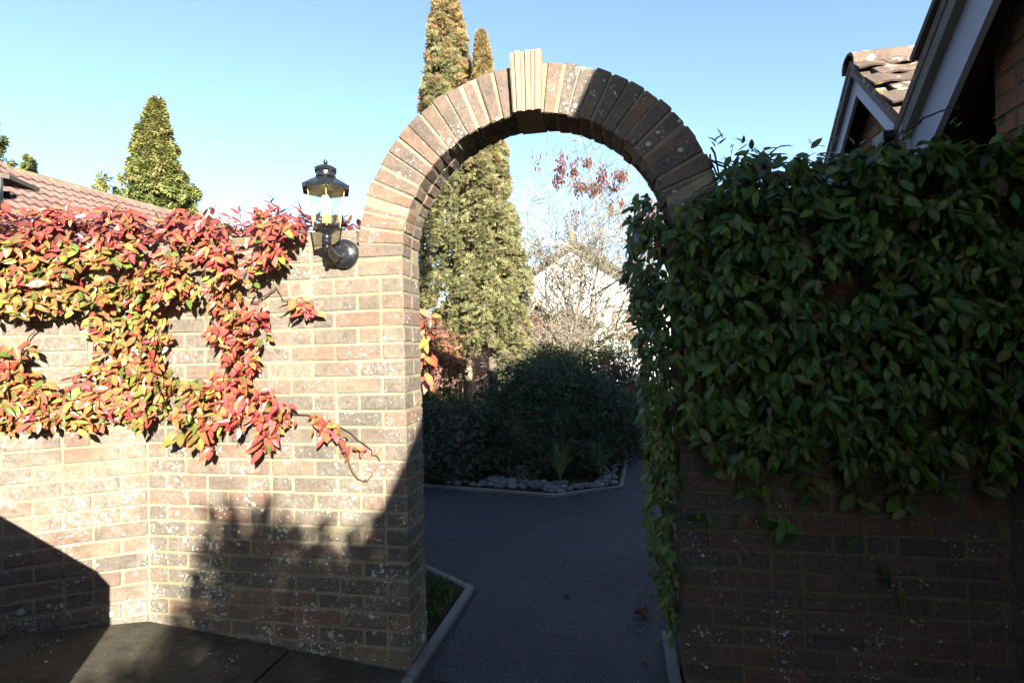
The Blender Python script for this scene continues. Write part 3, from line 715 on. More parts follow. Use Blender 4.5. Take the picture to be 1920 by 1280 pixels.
# ------------------------------------------------------------------ lantern on the wall
M_AMBER = simple('yellowed_glazing_bar', (.40, .30, .14), .35, .5)
LX = V(-.267, -.168, 0); ZB = 1.838
la = thing('wall_lantern', (-.271, 0, 1.834), 'black six sided wall lantern with lit bulb beside the arch', 'lantern')
Mw = Matrix(((1, 0, 0), (0, 0, -1), (0, 1, 0)))               # lathe axis towards the viewer (-y)
q = MB(); q.lathe((-.271, 0, 1.834), [(.064, -.002), (.066, .006), (.066, .016), (.060, .024), (.056, .026), (.050, .034), (.034, .040), (.0, .042)], 32, Mw); o = q.build('wall_plate', M_IRON, la); smooth_by_angle(o, 35)
for sx in (-.042, .042):
    q = MB(); q.lathe((-.271 + sx, -.026, 1.834), [(.006, 0), (.006, .006), (.0, .008)], 10, Mw); q.build('screw', M_IRON, la)
arm = MB(); cp = [V(-.285, -.03, 1.815), V(-.290, -.055, 1.812), V(-.287, -.085, 1.822), V(-.280, -.115, 1.838), V(-.272, -.145, 1.850), V(-.267, -.168, 1.856)]
arm.tube(cp, [.020, .022, .018, .0125, .010, .010], 12); o = arm.build('bracket_arm', M_IRON, la, True)
q = MB(); q.lathe(LX + V(0, 0, 0), [(.0, ZB - .013), (.007, ZB - .011), (.011, ZB - .003), (.0115, ZB), (.008, ZB + .009), (.006, ZB + .011), (.016, ZB + .014), (.019, ZB + .020), (.017, ZB + .028), (.019, ZB + .031), (.0215, ZB + .040), (.019, ZB + .050), (.016, ZB + .052), (.020, ZB + .055), (.030, ZB + .062), (.038, ZB + .072), (.040, ZB + .077), (.0, ZB + .078)], 28); o = q.build('stem', M_IRON, la); smooth_by_angle(o, 50)
PH = math.atan2(CAM.y - LX.y, CAM.x - LX.x)               # a corner of the hexagon faces the viewer
zb, zt = ZB + .078, ZB + .244
r_b, r_t = .060, .085
def hexp(r, z, k): a = PH + k * math.pi / 3; return LX + V(r * math.cos(a), r * math.sin(a), z)
for k in range(6):
    q = MB(); a, b, c, d = hexp(r_b, zb + .008, k), hexp(r_b, zb + .008, k + 1), hexp(r_t, zt, k + 1), hexp(r_t, zt, k)
    q.add([a, b, c, d], [(0, 1, 2, 3)]); q.build('glass_pane', M_GLASS, la)
    q = MB(); q.tube([hexp(r_b + .001, zb, k), hexp(r_t + .001, zt, k)], .0022, 6); q.build('glazing_bar', M_AMBER, la)
q = MB(); q.lathe(LX, [(.036, zb - .004), (r_b + .003, zb + .004), (r_b + .003, zb + .010), (.0, zb + .010)], 6, None, PH); q.build('base_tray', M_IRON, la)
q = MB(); q.lathe(LX, [(r_t + .019, zt - .010), (r_t + .022, zt - .010), (r_t + .023, zt + .006), (.080, zt + .024), (.042, zt + .047), (.0, zt + .047)], 6, None, PH)
q.f = [f for f in q.f if len(f) == 4 or f[0] > 6]; q.build('roof', M_IRON, la)
q = MB(); q.lathe(LX, [(.040, zt + .049), (.042, zt + .052), (.038, zt + .066), (.043, zt + .082), (.0, zt + .082)], 24); o = q.build('chimney', M_IRON, la); smooth_by_angle(o)
q = MB(); q.lathe(LX, [(.050, zt + .074), (.051, zt + .084), (.030, zt + .098), (.010, zt + .106), (.006, zt + .110), (.0, zt + .111)], 6, None, PH); q.build('cap', M_IRON, la)
q = MB(); q.lathe(LX + V(0, 0, zt + .117), [(.0, -.010), (.006, -.008), (.010, 0), (.006, .008), (.0, .010)], 16); o = q.build('ball_finial', M_IRON, la, True)
q = MB(); q.lathe(LX, [(.020, zb + .010), (.020, zb + .055), (.017, zb + .06), (.0, zb + .06)], 18); o = q.build('bulb_holder', M_BRASS, la); smooth_by_angle(o)
bl = MB()
for k in range(3):
    a = PH + k * 2.094; c = LX + V(.011 * math.cos(a), .011 * math.sin(a), 0); c2 = LX + V(.011 * math.cos(a + .8), .011 * math.sin(a + .8), 0)
    bl.tube([c + V(0, 0, zb + .062), c + V(0, 0, zb + .125), (c + c2) / 2 + V(0, 0, zb + .135), c2 + V(0, 0, zb + .125), c2 + V(0, 0, zb + .062)], .0058, 8)
bl.lathe(LX, [(.018, zb + .060), (.019, zb + .068), (.014, zb + .074), (.0, zb + .075)], 16); bl.build('bulb', M_BULB, la, True)

# ------------------------------------------------------------------ creepers
def leaf_template(curl=.16, fold=.10, width=.42):
    ys = [0, .10, .36, .72, 1.0]; hw = [0.0, .28, .5, .36, 0.0]
    vs = []; mid = []
    for y in ys: mid.append((0, y, -curl * y * y))
    L = [(-h * width, y, -curl * y * y + fold * h) for y, h in zip(ys[1:4], hw[1:4])]
    R = [(h * width, y, -curl * y * y + fold * h) for y, h in zip(ys[1:4], hw[1:4])]
    vs = mid + L + R                             # 0..4 mid, 5..7 left, 8..10 right
    fs = [(0, 1, 5), (1, 2, 6, 5), (2, 3, 7, 6), (3, 4, 7), (0, 8, 1), (1, 8, 9, 2), (2, 9, 10, 3), (3, 10, 4)]
    # stalk
    n = len(vs); vs += [(-.012, -.16, .02), (.012, -.16, .02), (.008, .04, 0), (-.008, .04, 0)]; fs.append((n, n + 1, n + 2, n + 3))
    return vs, fs
LEAFS = [leaf_template(.10, .10, .46), leaf_template(.24, .18, .40), leaf_template(.04, .05, .52), leaf_template(.36, .14, .44), leaf_template(-.10, .22, .36), leaf_template(.18, -.08, .50)]
def leaf_cols(c, tip, nv=15):
    """vertex colours of one leaf: body c, blushing to tip at the point and edge, paler midrib"""
    c = np.array(c); tip = np.array(tip); w = np.array([.0, .05, .12, .35, .95, .25, .35, .6, .25, .35, .6, 0, 0, 0, 0])
    out = c[None] * (1 - w[:, None]) + tip[None] * w[:, None]
    out[0:3] = out[0:3] * .8 + np.array([.30, .28, .08])[None] * .2
    return out
class Leaves:
    def __init__(s): s.pos = []; s.dir = []; s.nor = []; s.len = []; s.col = []; s.tip = []; s.out = []
    def add(s, p, d, n, L, c, t, out=0.0):
        s.pos.append(tuple(p)); s.dir.append(tuple(d)); s.nor.append(tuple(n)); s.len.append(L); s.col.append(c); s.tip.append(t); s.out.append(out)
def sprig(LV, p, outn, k, L, pick, spread=1.25, droop=.75, rise=0.0, outv=0.0):
    lat = outn.cross(V(0, 0, 1)).normalized()
    a0 = random.uniform(-.5, .5); tone = random.uniform(.6, 1.25)
    for i in range(k):
        a = a0 + spread * (2 * (i + .5) / k - 1) + random.gauss(0, .22)
        d = lat * math.sin(a) + V(0, 0, -1) * (droop * math.cos(a) * random.uniform(.5, 1.3)) + outn * random.uniform(.10, .75) + V(0, 0, rise)
        d.normalize()
        n = outn * random.uniform(.4, 1.0) + V(0, 0, 1) * random.uniform(.15, .95) + lat * random.gauss(0, .35)
        n = (n - d * n.dot(d)).normalized()
        c, t = pick()
        j = lambda q_: tuple(max(.004, x * tone * random.uniform(.85, 1.15)) for x in q_)
        LV.add(p + outn * random.uniform(0, .02) + lat * random.gauss(0, .012) + V(0, 0, random.gauss(0, .014)), d, n, L * random.uniform(.50, 1.28), j(c), j(t), outv + random.random() * .3)
def in_poly(x, y, P):
    c = False; n = len(P)
    for i in range(n):
        x1, y1 = P[i]; x2, y2 = P[(i + 1) % n]
        if (y1 > y) != (y2 > y) and x < (x2 - x1) * (y - y1) / (y2 - y1) + x1: c = not c
    return c
def poly_samples(P, n):
    xs = [p[0] for p in P]; ys = [p[1] for p in P]; out = []
    while len(out) < n:
        x, y = random.uniform(min(xs), max(xs)), random.uniform(min(ys), max(ys))
        if in_poly(x, y, P): out.append((x, y))
    return out
def wall_point(u, z):
    """point on the left walls for a distance u along them (bent at the corner), and the outward normal"""
    if u > -1.335: return V(u, 0, z), V(0, -1, 0)
    s_ = u + 1.335; p = RO + RD * s_; p.z = z
    return p, V(RD.y, -RD.x, 0)
def finish_creeper(o, LV, mat, n_obj):
    n = len(LV.pos); order = sorted(range(n), key=lambda i: -LV.out[i]); solo = set(order[:n_obj])
    cache = {}
    rest = {k: [] for k in range(len(LEAFS))}
    for i in range(n):
        k = i % len(LEAFS)
        if i not in solo: rest[k].append(i); continue
        key_ = (k, tuple(round(x * 9) for x in LV.col[i]), tuple(round(x * 5) for x in LV.tip[i]))
        if key_ not in cache:
            me = pydata('leaf', LEAFS[k][0], LEAFS[k][1], mat, True); a = me.color_attributes.new('Col', 'FLOAT_COLOR', 'POINT')
            cc = np.ones((15, 4), np.float32); cc[:, :3] = leaf_cols(LV.col[i], LV.tip[i]); a.data.foreach_set('color', cc.ravel()); cache[key_] = me
        Y = Vector(LV.dir[i]); Z = Vector(LV.nor[i]); X = Y.cross(Z); L = LV.len[i]
        Mx = Matrix((X * L, Y * L, Z * L)).transposed().to_4x4(); Mx.translation = Vector(LV.pos[i])
        mesh_obj('leaf', cache[key_], o, Mx)
    off = np.array(o.location)
    for k, idx in rest.items():
        if not idx: continue
        A_ = lambda l: np.array([l[i] for i in idx], np.float64)
        X, Y, Z = frames(A_(LV.dir), A_(LV.nor))
        cols = np.stack([leaf_cols(LV.col[i], LV.tip[i]) for i in idx])
        me = scatter_mesh('foliage', LEAFS[k][0], LEAFS[k][1], A_(LV.pos) - off, X, Y, Z, A_(LV.len), cols, mat, True)
        f_ = mesh_obj('foliage', me, None); f_.parent = o; f_['kind'] = 'stuff'

RED, PINK, ORG, AMB = (.38, .055, .048), (.39, .068, .080), (.40, .150, .060), (.35, .205, .065)
YG, GRN, DULL, CRIM = (.255, .26, .050), (.11, .165, .032), (.21, .13, .065), (.21, .040, .050)
def pick_from(tbl):
    cs, ws = zip(*tbl)
    def f():
        c = random.choices(cs, ws)[0]
        t = random.choices([c, RED, ORG], [3, 1.5, 1.2])[0]
        return c, t
    return f
PK_TOP = pick_from([(CRIM, 4), (PINK, 2.5), (RED, 2.5), (ORG, .8), (DULL, 1.2)])
PK_RED = pick_from([(RED, 4.5), (PINK, 3.4), (ORG, 2.6), (AMB, 1.0), (YG, 1.0), (CRIM, 1.2), (GRN, .5)])
PK_MIX = pick_from([(ORG, 2.6), (AMB, 1.8), (YG, 3.2), (GRN, 2.4), (RED, 1.6), (PINK, .8), (DULL, 1.0)])
PK_GRN = pick_from([(YG, 3.2), (GRN, 4.6), (AMB, 1.5), (ORG, 1.3), (DULL, 1.5), (RED, .9)])
lc = thing('climbing_creeper', (-1.2, -.05, 1.2), 'creeper with red, orange and lime leaves trailing over the sunlit wall', 'creeper')
LV = Leaves()
def uz(px, py):                                   # along-wall distance and height of a spot on the left walls
    p = on(px, py, 1, 0.0)
    if p.x > -1.335: return p.x, p.z
    d = ray(px, py); nrm = V(RD.y, -RD.x, 0); t = (RO - CAM).dot(nrm) / d.dot(nrm); p = CAM + d * t
    return -1.335 + (p - RO).dot(RD), p.z
def fill_left(P, n, L, pickf, omin=.02, omax=.10, spread=1.25, kk=(3, 5)):
    for x, y in poly_samples(P, n):
        u, z = uz(x, y); p, nn = wall_point(u, z)
        nz = noise.noise(Vector((u * 5.5, z * 5.5, 3.3)))
        if nz < (-.12 if z > 1.3 else -.30) and random.random() < .85: continue
        o_ = omin + (omax - omin) * random.random() ** .8
        sprig(LV, p + nn * o_, nn, random.randint(*kk), L, pickf(u, z) if pickf is pk_left else pickf, spread, .75, 0, o_ * 10)
def pk_left(u, z):
    r = random.random() + .8 * noise.noise(Vector((u * 2.6, z * 2.6, 9)))
    if z > 1.93: return PK_TOP if r > .05 else PK_RED
    if u > -.95: return PK_RED if r > .0 else PK_MIX
    return PK_GRN if r < .45 else (PK_MIX if r < .95 else PK_RED)
TOPP = [(-70, 408), (0, 408), (150, 404), (300, 408), (450, 412), (560, 412), (588, 428), (568, 470), (548, 500), (480, 520), (430, 550), (350, 560), (260, 575), (180, 575), (90, 592), (0, 585), (-70, 590)]
fill_left(TOPP, 1000, .053, pk_left, .02, .15)
fill_left([(185, 575), (330, 560), (335, 640), (325, 700), (250, 712), (195, 690)], 140, .052, pk_left, .02, .10)
fill_left([(425, 540), (500, 510), (512, 620), (500, 690), (450, 690), (420, 640)], 76, .051, pk_left, .02, .08)
fill_left([(-70, 690), (0, 680), (90, 700), (150, 705), (210, 672), (300, 695), (400, 705), (450, 695), (520, 728), (590, 760), (560, 790), (500, 792), (430, 800), (390, 785), (300, 790), (215, 782), (190, 800), (120, 785), (60, 795), (-70, 780)], 470, .052, pk_left, .02, .11)
fill_left([(330, 790), (370, 830), (430, 835), (410, 790)], 9, .07, pk_left, .03, .09)
fill_left([(470, 800), (500, 845), (525, 850), (520, 800)], 6, .07, pk_left, .03, .09)
fill_left([(545, 548), (590, 562), (608, 580), (590, 588), (560, 572)], 9, .062, PK_RED, .03, .07)
fill_left([(0, 650), (60, 640), (85, 665), (0, 690)], 9, .065, PK_MIX, .03, .07)
fill_left([(590, 770), (650, 795), (668, 815), (640, 815), (590, 800)], 13, .056, PK_RED, .02, .05, 1.3, (2, 4))
fill_left([(660, 815), (690, 835), (680, 842)], 3, .045, PK_RED, .02, .04, 1.3, (2, 3))
fill_left([(512, 610), (535, 615), (530, 640), (510, 635)], 2, .05, PK_MIX, .02, .05, 1.3, (2, 3))
for i in range(430):                               # over the top of the wall
    u = random.uniform(-2.5, -.32) if i > 12 else random.uniform(-.40, -.24)
    z = 1.96 + abs(random.gauss(0, .045)) + (.03 * noise.noise(Vector((u * 4, 0, 1)))); p, nn = wall_point(u, z)
    yb = random.uniform(-.02, .24)
    if u > -.5: z = 1.95 + random.random() * .05
    p.z = z
    sprig(LV, p - nn * yb, (nn + V(0, 0, .7)).normalized(), random.randint(3, 5), .053, PK_TOP, 1.5, .35, .35, .3)
finish_creeper(lc, LV, M_LEAF, 300)
def stem_path(parent, pts, r0=.004, name='stem'):
    q = MB(); P = []
    for a, b in zip(pts[:-1], pts[1:]):
        for k in range(4): P.append(a.lerp(b, k / 4) + V(random.gauss(0, .004), random.gauss(0, .002), random.gauss(0, .004)))
    P.append(pts[-1]); q.tube(P, [r0 * (1 - .6 * i / len(P)) for i in range(len(P))], 5); return q.build(name, M_TWIG, parent, True)
def lp(px, py, o_=.02):
    u, z = uz(px, py); p, nn = wall_point(u, z); return p + nn * o_
for line in ([(30, 560), (70, 620), (45, 650), (60, 720)], [(130, 590), (180, 640), (170, 700), (260, 740)], [(480, 570), (500, 560), (522, 540), (536, 560), (560, 575)], [(400, 600), (450, 660), (430, 720), (520, 770), (600, 780), (650, 800), (700, 840), (716, 862)],
             [(633, 820), (655, 860), (672, 895), (690, 900), (702, 888)], [(570, 560), (552, 590), (545, 610)], [(300, 400), (350, 520), (300, 620), (320, 720)], [(520, 440), (470, 500), (430, 580)], [(0, 700), (100, 750), (220, 745), (330, 770), (450, 760)], [(240, 420), (180, 500), (120, 560)]):
    stem_path(lc, [lp(x, y) for x, y in line], .0045)
for x, y, x2, y2 in ((455, 395, 480, 372), (535, 405, 566, 374), (350, 400, 372, 380), (640, 405, 655, 418), (60, 388, 40, 370)):
    stem_path(lc, [lp(x, y + 20), lp(x, y), lp(x2, y2)], .002)

DG, MG, OL, LG, RR, BRW = (.022, .062, .012), (.046, .115, .016), (.115, .135, .022), (.095, .175, .027), (.17, .022, .028), (.10, .055, .028)
def pk_right(u, z):
    t = [(DG, 3.4), (MG, 5), (LG, 2.4), (OL, 1.7), (RR, .08), (BRW, .40)]
    if u < 1.25: t = [(DG, 3), (MG, 4), (LG, 2), (OL, 2), (RR, .2), (BRW, .45)]
    cs, ws = zip(*t)
    def f():
        c = random.choices(cs, ws)[0]; return c, (c if random.random() < .9 else OL)
    return f
rc = thing('climbing_creeper', (1.7, -.05, 1.2), 'dense dark green creeper hanging over the shaded wall and arch foot', 'creeper')
LV = Leaves()
R1 = [(1352, 285), (1400, 292), (1480, 300), (1560, 298), (1640, 278), (1750, 262), (1850, 250), (1990, 240), (1990, 850), (1920, 830), (1850, 860), (1790, 840), (1745, 870), (1700, 905), (1655, 850), (1605, 880), (1560, 840), (1500, 860), (1430, 872), (1385, 875), (1335, 845), (1292, 810), (1275, 700), (1262, 560), (1252, 412), (1300, 372), (1352, 352)]
HOLES = [((1790, 770), 60, 26), ((1700, 680), 26, 26), ((1870, 700), 40, 18), ((1420, 590), 25, 18), ((1560, 830), 30, 15), ((1400, 800), 20, 12)]
for x, y in poly_samples(R1, 2000):
    if any(((x - c[0]) / a) ** 2 + ((y - c[1]) / b) ** 2 < 1 for c, a, b in HOLES) and random.random() < .88: continue
    prob = noise.noise(Vector((x * .012, y * .016, 4)))
    if prob < -.22 and random.random() < .7: continue
    o_ = .03 + (.20 if y < 760 else .12) * random.random() ** .9
    if x < 1340: o_ *= .6
    p = on(x, y, 1, -o_); sprig(LV, p, V(-.1, -1, 0).normalized(), random.randint(3, 5), .059, pk_right(p.x, p.z), random.uniform(.5, 1.2), 1.05, 0, o_ * 8)
R2 = [(1192, 372), (1218, 362), (1250, 405), (1268, 560), (1275, 800), (1282, 950), (1285, 1060), (1278, 1170), (1262, 1180), (1242, 1100), (1222, 960), (1212, 800), (1200, 640), (1182, 540), (1180, 440)]
for x, y in poly_samples(R2, 520):
    if y > 900 and random.random() < .35: continue
    wv = random.uniform(-.06, .34); p = on(x, y, 1, wv)
    if p.x > W - .015 and 0 < wv < .22: p = V(W - .02, wv, p.z)
    sprig(LV, p, V(-.75, -.65, 0).normalized(), random.randint(3, 5), .055, pk_right(p.x, p.z), 1.1, 1.0, 0, 1.0 if wv < .1 else .2)
for x, y, k in ((1400, 915, 4), (1445, 905, 4), (1310, 965, 2), (1332, 965, 3), (1400, 960, 3), (1425, 965, 3), (1450, 970, 4), (1472, 978, 4), (1600, 920, 4), (1612, 935, 3), (1690, 930, 5), (1700, 945, 4), (1608, 1005, 2), (1654, 1062, 1), (1695, 1098, 1), (1520, 905, 4), (1755, 900, 5), (1830, 900, 5), (1880, 880, 4), (1560, 890, 3), (1345, 880, 4)):
    p = on(x, y, 1, -.035); sprig(LV, p, V(0, -1, 0), k, .07, pk_right(p.x, p.z), 1.2, .8, 0, 1.6)
for i in range(330):
    u = random.uniform(1.36, 2.5); z = 1.97 + .08 * random.random() + .05 * noise.noise(Vector((u * 4, 2, 1))) + .06 * (u < 1.55)
    p = V(u, random.uniform(-.14, .28), z)
    sprig(LV, p, V(random.uniform(-.3, .3), -.6, .6).normalized(), random.randint(3, 5), .056, pk_right(u, z), 1.6, .5, .2, .2)
for px, py in ((1342, 268), (1352, 262), (1372, 280), (1392, 268), (1408, 272), (1385, 262), (1520, 270), (1550, 275), (1610, 265), (1700, 250), (1780, 232), (1860, 226)):
    p = on(px, py + 8, 1, -.03); sprig(LV, p, V(0, -.7, .7).normalized(), 3, .042, pk_right(1.5, 2.2), 1.6, .3, .5, 1.0)
finish_creeper(rc, LV, M_LEAF_G, 300)
def rp(px, py, o_=.06): return on(px, py, 1, -o_)
for line in ([(1330, 290), (1350, 340), (1315, 380), (1330, 360)], [(1335, 275), (1350, 330), (1320, 352), (1300, 366)], [(1335, 300), (1380, 330), (1375, 370), (1460, 400)], [(1290, 380), (1340, 350), (1400, 342)],
             [(1170, 408), (1215, 410), (1260, 430)], [(1190, 308), (1205, 330), (1225, 350), (1235, 380)], [(1720, 640), (1690, 700), (1660, 760)], [(1610, 380), (1700, 350), (1780, 345)], [(1700, 240), (1760, 210), (1800, 200)], [(1640, 300), (1690, 250), (1730, 225)],
             [(1240, 900), (1262, 1000), (1262, 1120), (1275, 1230)], [(1230, 700), (1250, 850), (1245, 980)], [(1655, 900), (1630, 940), (1600, 960)]):
    stem_path(rc, [rp(x, y, .03 if x > 1280 else -.1) for x, y in line], .0045)
# ------------------------------------------------------------------ vegetation builders
def rand_dirs(n):
    a = rng.normal(size=(n, 3)); return unit(a)
SPRAY_V = [(0, 0, 0), (-.16, .45, .03), (0, 1, -.06), (.16, .45, .03), (0, .12, .0), (-.55, .52, .05), (-.60, .86, -.04), (-.24, .56, .0), (.24, .56, .0), (.60, .86, -.04), (.55, .52, .05)]
SPRAY_F = [(0, 3, 2, 1), (4, 7, 6, 5), (4, 10, 9, 8)]
LEAF4_V = [(0, 0, 0), (-.22, .45, .05), (0, 1, -.10), (.22, .45, .05)]
LEAF4_F = [(0, 3, 2), (0, 2, 1)]
def vary(base, n, amt=.25):
    b = np.array(base)[rng.integers(0, len(base), n)] if isinstance(base, list) else np.repeat(np.array([base]), n, 0)
    return np.clip(b * (1 + rng.uniform(-amt, amt, (n, 1))) * (1 + rng.uniform(-.08, .08, (n, 3))), .003, .9)
def part_mesh(name, me, parent, kind=None):
    o = bpy.data.objects.new(name, me); link(o, parent)
    if kind: o['kind'] = kind
    return o

def conifer(name, label, cat, base, top, zlow, rfun, nl, per, size, cols, topcols=None, group=None, droop=-.5, trunk_r=.10, lump=.16, tm=None, trunk_path=None, irr=.25, irz=1.6, bough=0.0):
    base = Vector(base); top = Vector(top)
    t = thing(name, base, label, cat, group)
    H = top.z - base.z
    pos = []; out = []; cc = []; nrm = []
    for i in range(nl):
        f = random.random() ** .85                # share of the height between zlow and the top
        z = zlow + (top.z - zlow) * f
        a = random.uniform(0, 2 * math.pi); r = rfun(f) * (random.uniform(.72, 1.02) if random.random() < .7 else random.uniform(.2, .75)) * (1 + irr * noise.noise(Vector((math.cos(a) * 1.4, math.sin(a) * 1.4, z * irz))))
        ax = base.lerp(top, (z - base.z) / H)
        if bough:
            fb = random.choice((.35, .6, .8, .95, 1.08)); ai = round(a * 1.6 + z * 2.1) ; a = ai / 1.6 - z * 2.1 / 1.6 + random.gauss(0, .10); zt_ = z + .35 * (round(z * 1.15) / 1.15 - z) + random.gauss(0, .10)
            r = rfun(f) * fb * (1 + irr * noise.noise(Vector((math.cos(a) * 1.4, math.sin(a) * 1.4, z * irz)))); z = zt_ - bough * fb * fb * min(1.0, rfun(f))
        c = ax + V(math.cos(a) * r, math.sin(a) * r, 0) - base; c.z = z - base.z
        o_ = V(math.cos(a), math.sin(a), .5).normalized()
        lr = lump * random.uniform(.6, 1.25) * (0.22 + .78 * min(1, rfun(f) / (rfun(.2) + 1e-6)))
        k = per
        d = rand_dirs(k); d = unit(d + np.array(o_)[None] * .9)
        pos.append(np.array(c)[None] + d * lr * rng.uniform(.45, 1.0, (k, 1)) * np.array([1, 1, 1.15]))
        out.append(unit(d + np.array([0, 0, -droop])[None] + rng.normal(size=(k, 3)) * .25))
        base_c = cols if (topcols is None or random.random() > (f - .45) * 2.2) else topcols
        tone = random.uniform(.75, 1.2); nrm.append(d)
        cc.append(vary(base_c, k) * tone)
    pos = np.concatenate(pos); Y = np.concatenate(out); cc = np.concatenate(cc); n = len(pos)
    upv = rand_dirs(n) * .8 + np.concatenate(nrm) + np.array([0, 0, .2]); X, Y, Z = frames(Y, upv)
    me = scatter_mesh('crown', SPRAY_V, SPRAY_F, pos, X, Y, Z, size * rng.uniform(.6, 1.35, n), cc, M_FOLIAGE)
    part_mesh('crown', me, t)
    q = MB(); P = trunk_path or [base, base.lerp(top, .5), base.lerp(top, .97)]
    q.tube(P, [trunk_r, trunk_r * .6, .012] if len(P) == 3 else [trunk_r * (1 - .85 * i / (len(P) - 1)) for i in range(len(P))], 9); q.build('trunk', tm or M_BARK, t, True)
    return t

# inner dark body keeps the sky from showing through dense crowns: more twigs and sprays inside, as in the real tree
B1 = on(876, 700, 1, 6.75); B1.z = -.05; T1 = far(830, -60, 9.25)
def r1(f): return .95 * (1 - f) ** .85 * min(1, .55 + f * 4) + .03
YG1 = [(.22, .21, .095), (.27, .245, .115), (.17, .175, .075)]; BRN = [(.33, .22, .11), (.28, .20, .09), (.24, .20, .075)]
conifer('conifer_tree', 'tallest narrow golden green conifer, its tip above the arch', 'tree', B1, T1, 1.75, r1, 1300, 58, .062, YG1, BRN, 'narrow conifers behind the arch', -.9, .11, .17, M_BARK, [B1, V(B1.x + .02, B1.y, 1.0), V(B1.x - .05, B1.y, 2.2), T1])
B2 = on(925, 700, 1, 6.3); B2.z = -.05; T2 = far(903, 66, 8.7)
def r2(f): return .64 * (1 - f) ** 1.0 * min(1, .6 + f * 4) + .03
conifer('conifer_tree', 'shorter narrow conifer with reddish brown tip beside the taller one', 'tree', B2, T2, 1.32, r2, 900, 58, .060, YG1, BRN, 'narrow conifers behind the arch', -.9, .09, .15)
# second stem beside the tall conifer's trunk
q = MB(); s0 = on(862, 700, 1, 6.7); q.tube([V(s0.x, s0.y, -.05), V(s0.x + .01, s0.y, 1.2), V(s0.x + .07, s0.y + .05, 2.3)], [.035, .03, .02], 7)
bpy_tree = [o for o in COL.objects if o.name == 'conifer_tree'][0]; q.build('side_stem', M_BARK, bpy_tree, True)

FCOL = [(.20, .22, .065), (.25, .26, .085), (.14, .175, .05)]; FTIP = [(.24, .215, .075), (.21, .22, .065)]
c1 = far(292, 190, 25); 
def r3(f): return (2.5 * (1 - f) ** 1.1 + .05) * (1 + .16 * math.sin(f * 26))
conifer('cypress_tree', 'broad conical cypress standing behind the tiled roof', 'tree', V(c1.x + .1, c1.y, 0), c1, 5.0, r3, 760, 44, .24, FCOL, FTIP, None, .7, .3, .36, None, None, .8, .7, .55)
c2 = far(-108, 20, 22)
def r4(f): return 2.3 * (1 - f) ** .8 + .25
conifer('cypress_tree', 'dark cypress cut off by the left edge of the photo', 'tree', V(c2.x, c2.y, 0), c2, 4.5, r4, 600, 40, .24, FCOL, FTIP, None, .7, .3, .36, None, None, .45, .9, .55)
c3 = far(54, 297, 30)
conifer('cypress_tree', 'small wispy conifer tip showing just above the tiled roof', 'tree', V(c3.x, c3.y, 0), c3, 6.0, lambda f: .75 * (1 - f) + .08, 60, 22, .22, FCOL, None, None, .1, .12, .3)
# small white bird on the cypress top
bp = c1 + V(.25, -.1, .12); bird = thing('bird', bp, 'tiny white bird perched on the conical cypress top', 'bird')
q = MB(); q.lathe(bp, [(.0, -.16), (.07, -.12), (.10, -.02), (.09, .06), (.055, .13), (.0, .15)], 12); q.build('body', M_WHITE_SHADE, bird, True)
q = MB(); q.lathe(bp + V(0, 0, .19), [(.0, -.06), (.05, -.03), (.055, .01), (.03, .05), (.0, .06)], 10); q.build('head', M_BLACKPL, bird, True)
q = MB(); q.tube([bp + V(.05, 0, .19), bp + V(.13, 0, .18)], [.018, .003], 6); q.build('beak', M_BLACKPL, bird)
q = MB(); q.tube([bp + V(-.06, 0, -.06), bp + V(-.18, 0, -.16)], [.05, .015], 6); q.build('tail', M_BLACKPL, bird)

for ch in bird.children: ch.scale = (.55, .55, .55)

# ------------------------------------------------------------------ bare tree with hanging seed clusters
bt0 = far(1098, 690, 12.5); bt0.z = -.05
bt = thing('bare_tree', bt0, 'leafless pale tree with reddish brown seed clusters framed by the arch', 'tree')
TW = MB(); tips = []
def branch(mb, p, d, L, r, depth, up=.12, wild=.28, sides=6, store=None, split=2):
    n = max(3, int(L / .16)); P = [p]; R = [r]; dd = Vector(d)
    for i in range(n):
        dd = (dd + V(random.gauss(0, wild), random.gauss(0, wild), random.gauss(0, wild) + up) * .35).normalized()
        if (P[-1] + dd * (L / n)).z > 6.0: dd.z = -abs(dd.z) * .5; dd.normalize()
        P.append(P[-1] + dd * (L / n)); R.append(max(.0055, r * (1 - .62 * (i + 1) / n)))
    mb.tube(P, R, sides if depth > 1 else (4 if depth == 1 else 3), False)
    if store is not None and depth <= 1: store.append(P[-1])
    if depth == 0: return
    k = random.randint(split, split + 2)
    for j in range(k):
        i = random.randint(max(1, n // 3), n); q_ = P[i]
        a = random.uniform(0, 2 * math.pi); side = dd.orthogonal().normalized(); side.rotate(Matrix.Rotation(a, 3, dd))
        nd_ = (dd * random.uniform(.5, 1.0) + side * random.uniform(.45, 1.0)).normalized()
        branch(mb, q_, nd_, L * random.uniform(.48, .72), max(.0065, R[i] * .72), depth - 1, up, wild, sides, store, split)
for tx, ty, r in ((1000, 255, .045), (1045, 250, .05), (1110, 240, .055), (1160, 300, .045), (985, 420, .04), (1200, 380, .045), (1075, 330, .05), (1020, 330, .04), (1140, 270, .04), (965, 500, .035), (1060, 400, .04)):
    tgt = far(tx, ty, 12.5 + random.uniform(-.7, .7)); d = tgt - bt0; L = d.length
    branch(TW, bt0 + V(random.gauss(0, .1), random.gauss(0, .1), 0), (d.normalized() + V(0, 0, .1)).normalized(), L * (.60 if tx < 1120 else .46), r, 4, .03, .24, 6, tips, 3)
for i in range(20):
    st_ = far(random.uniform(1000, 1170), random.uniform(520, 640), 12.3 + random.uniform(-.8, .6)); a = random.uniform(0, 6.28)
    branch(TW, st_, V(math.cos(a) * .8, math.sin(a) * .4, random.uniform(.4, 1.2)).normalized(), random.uniform(.9, 1.9), .016, 3, .05, .30, 5, None, 2)
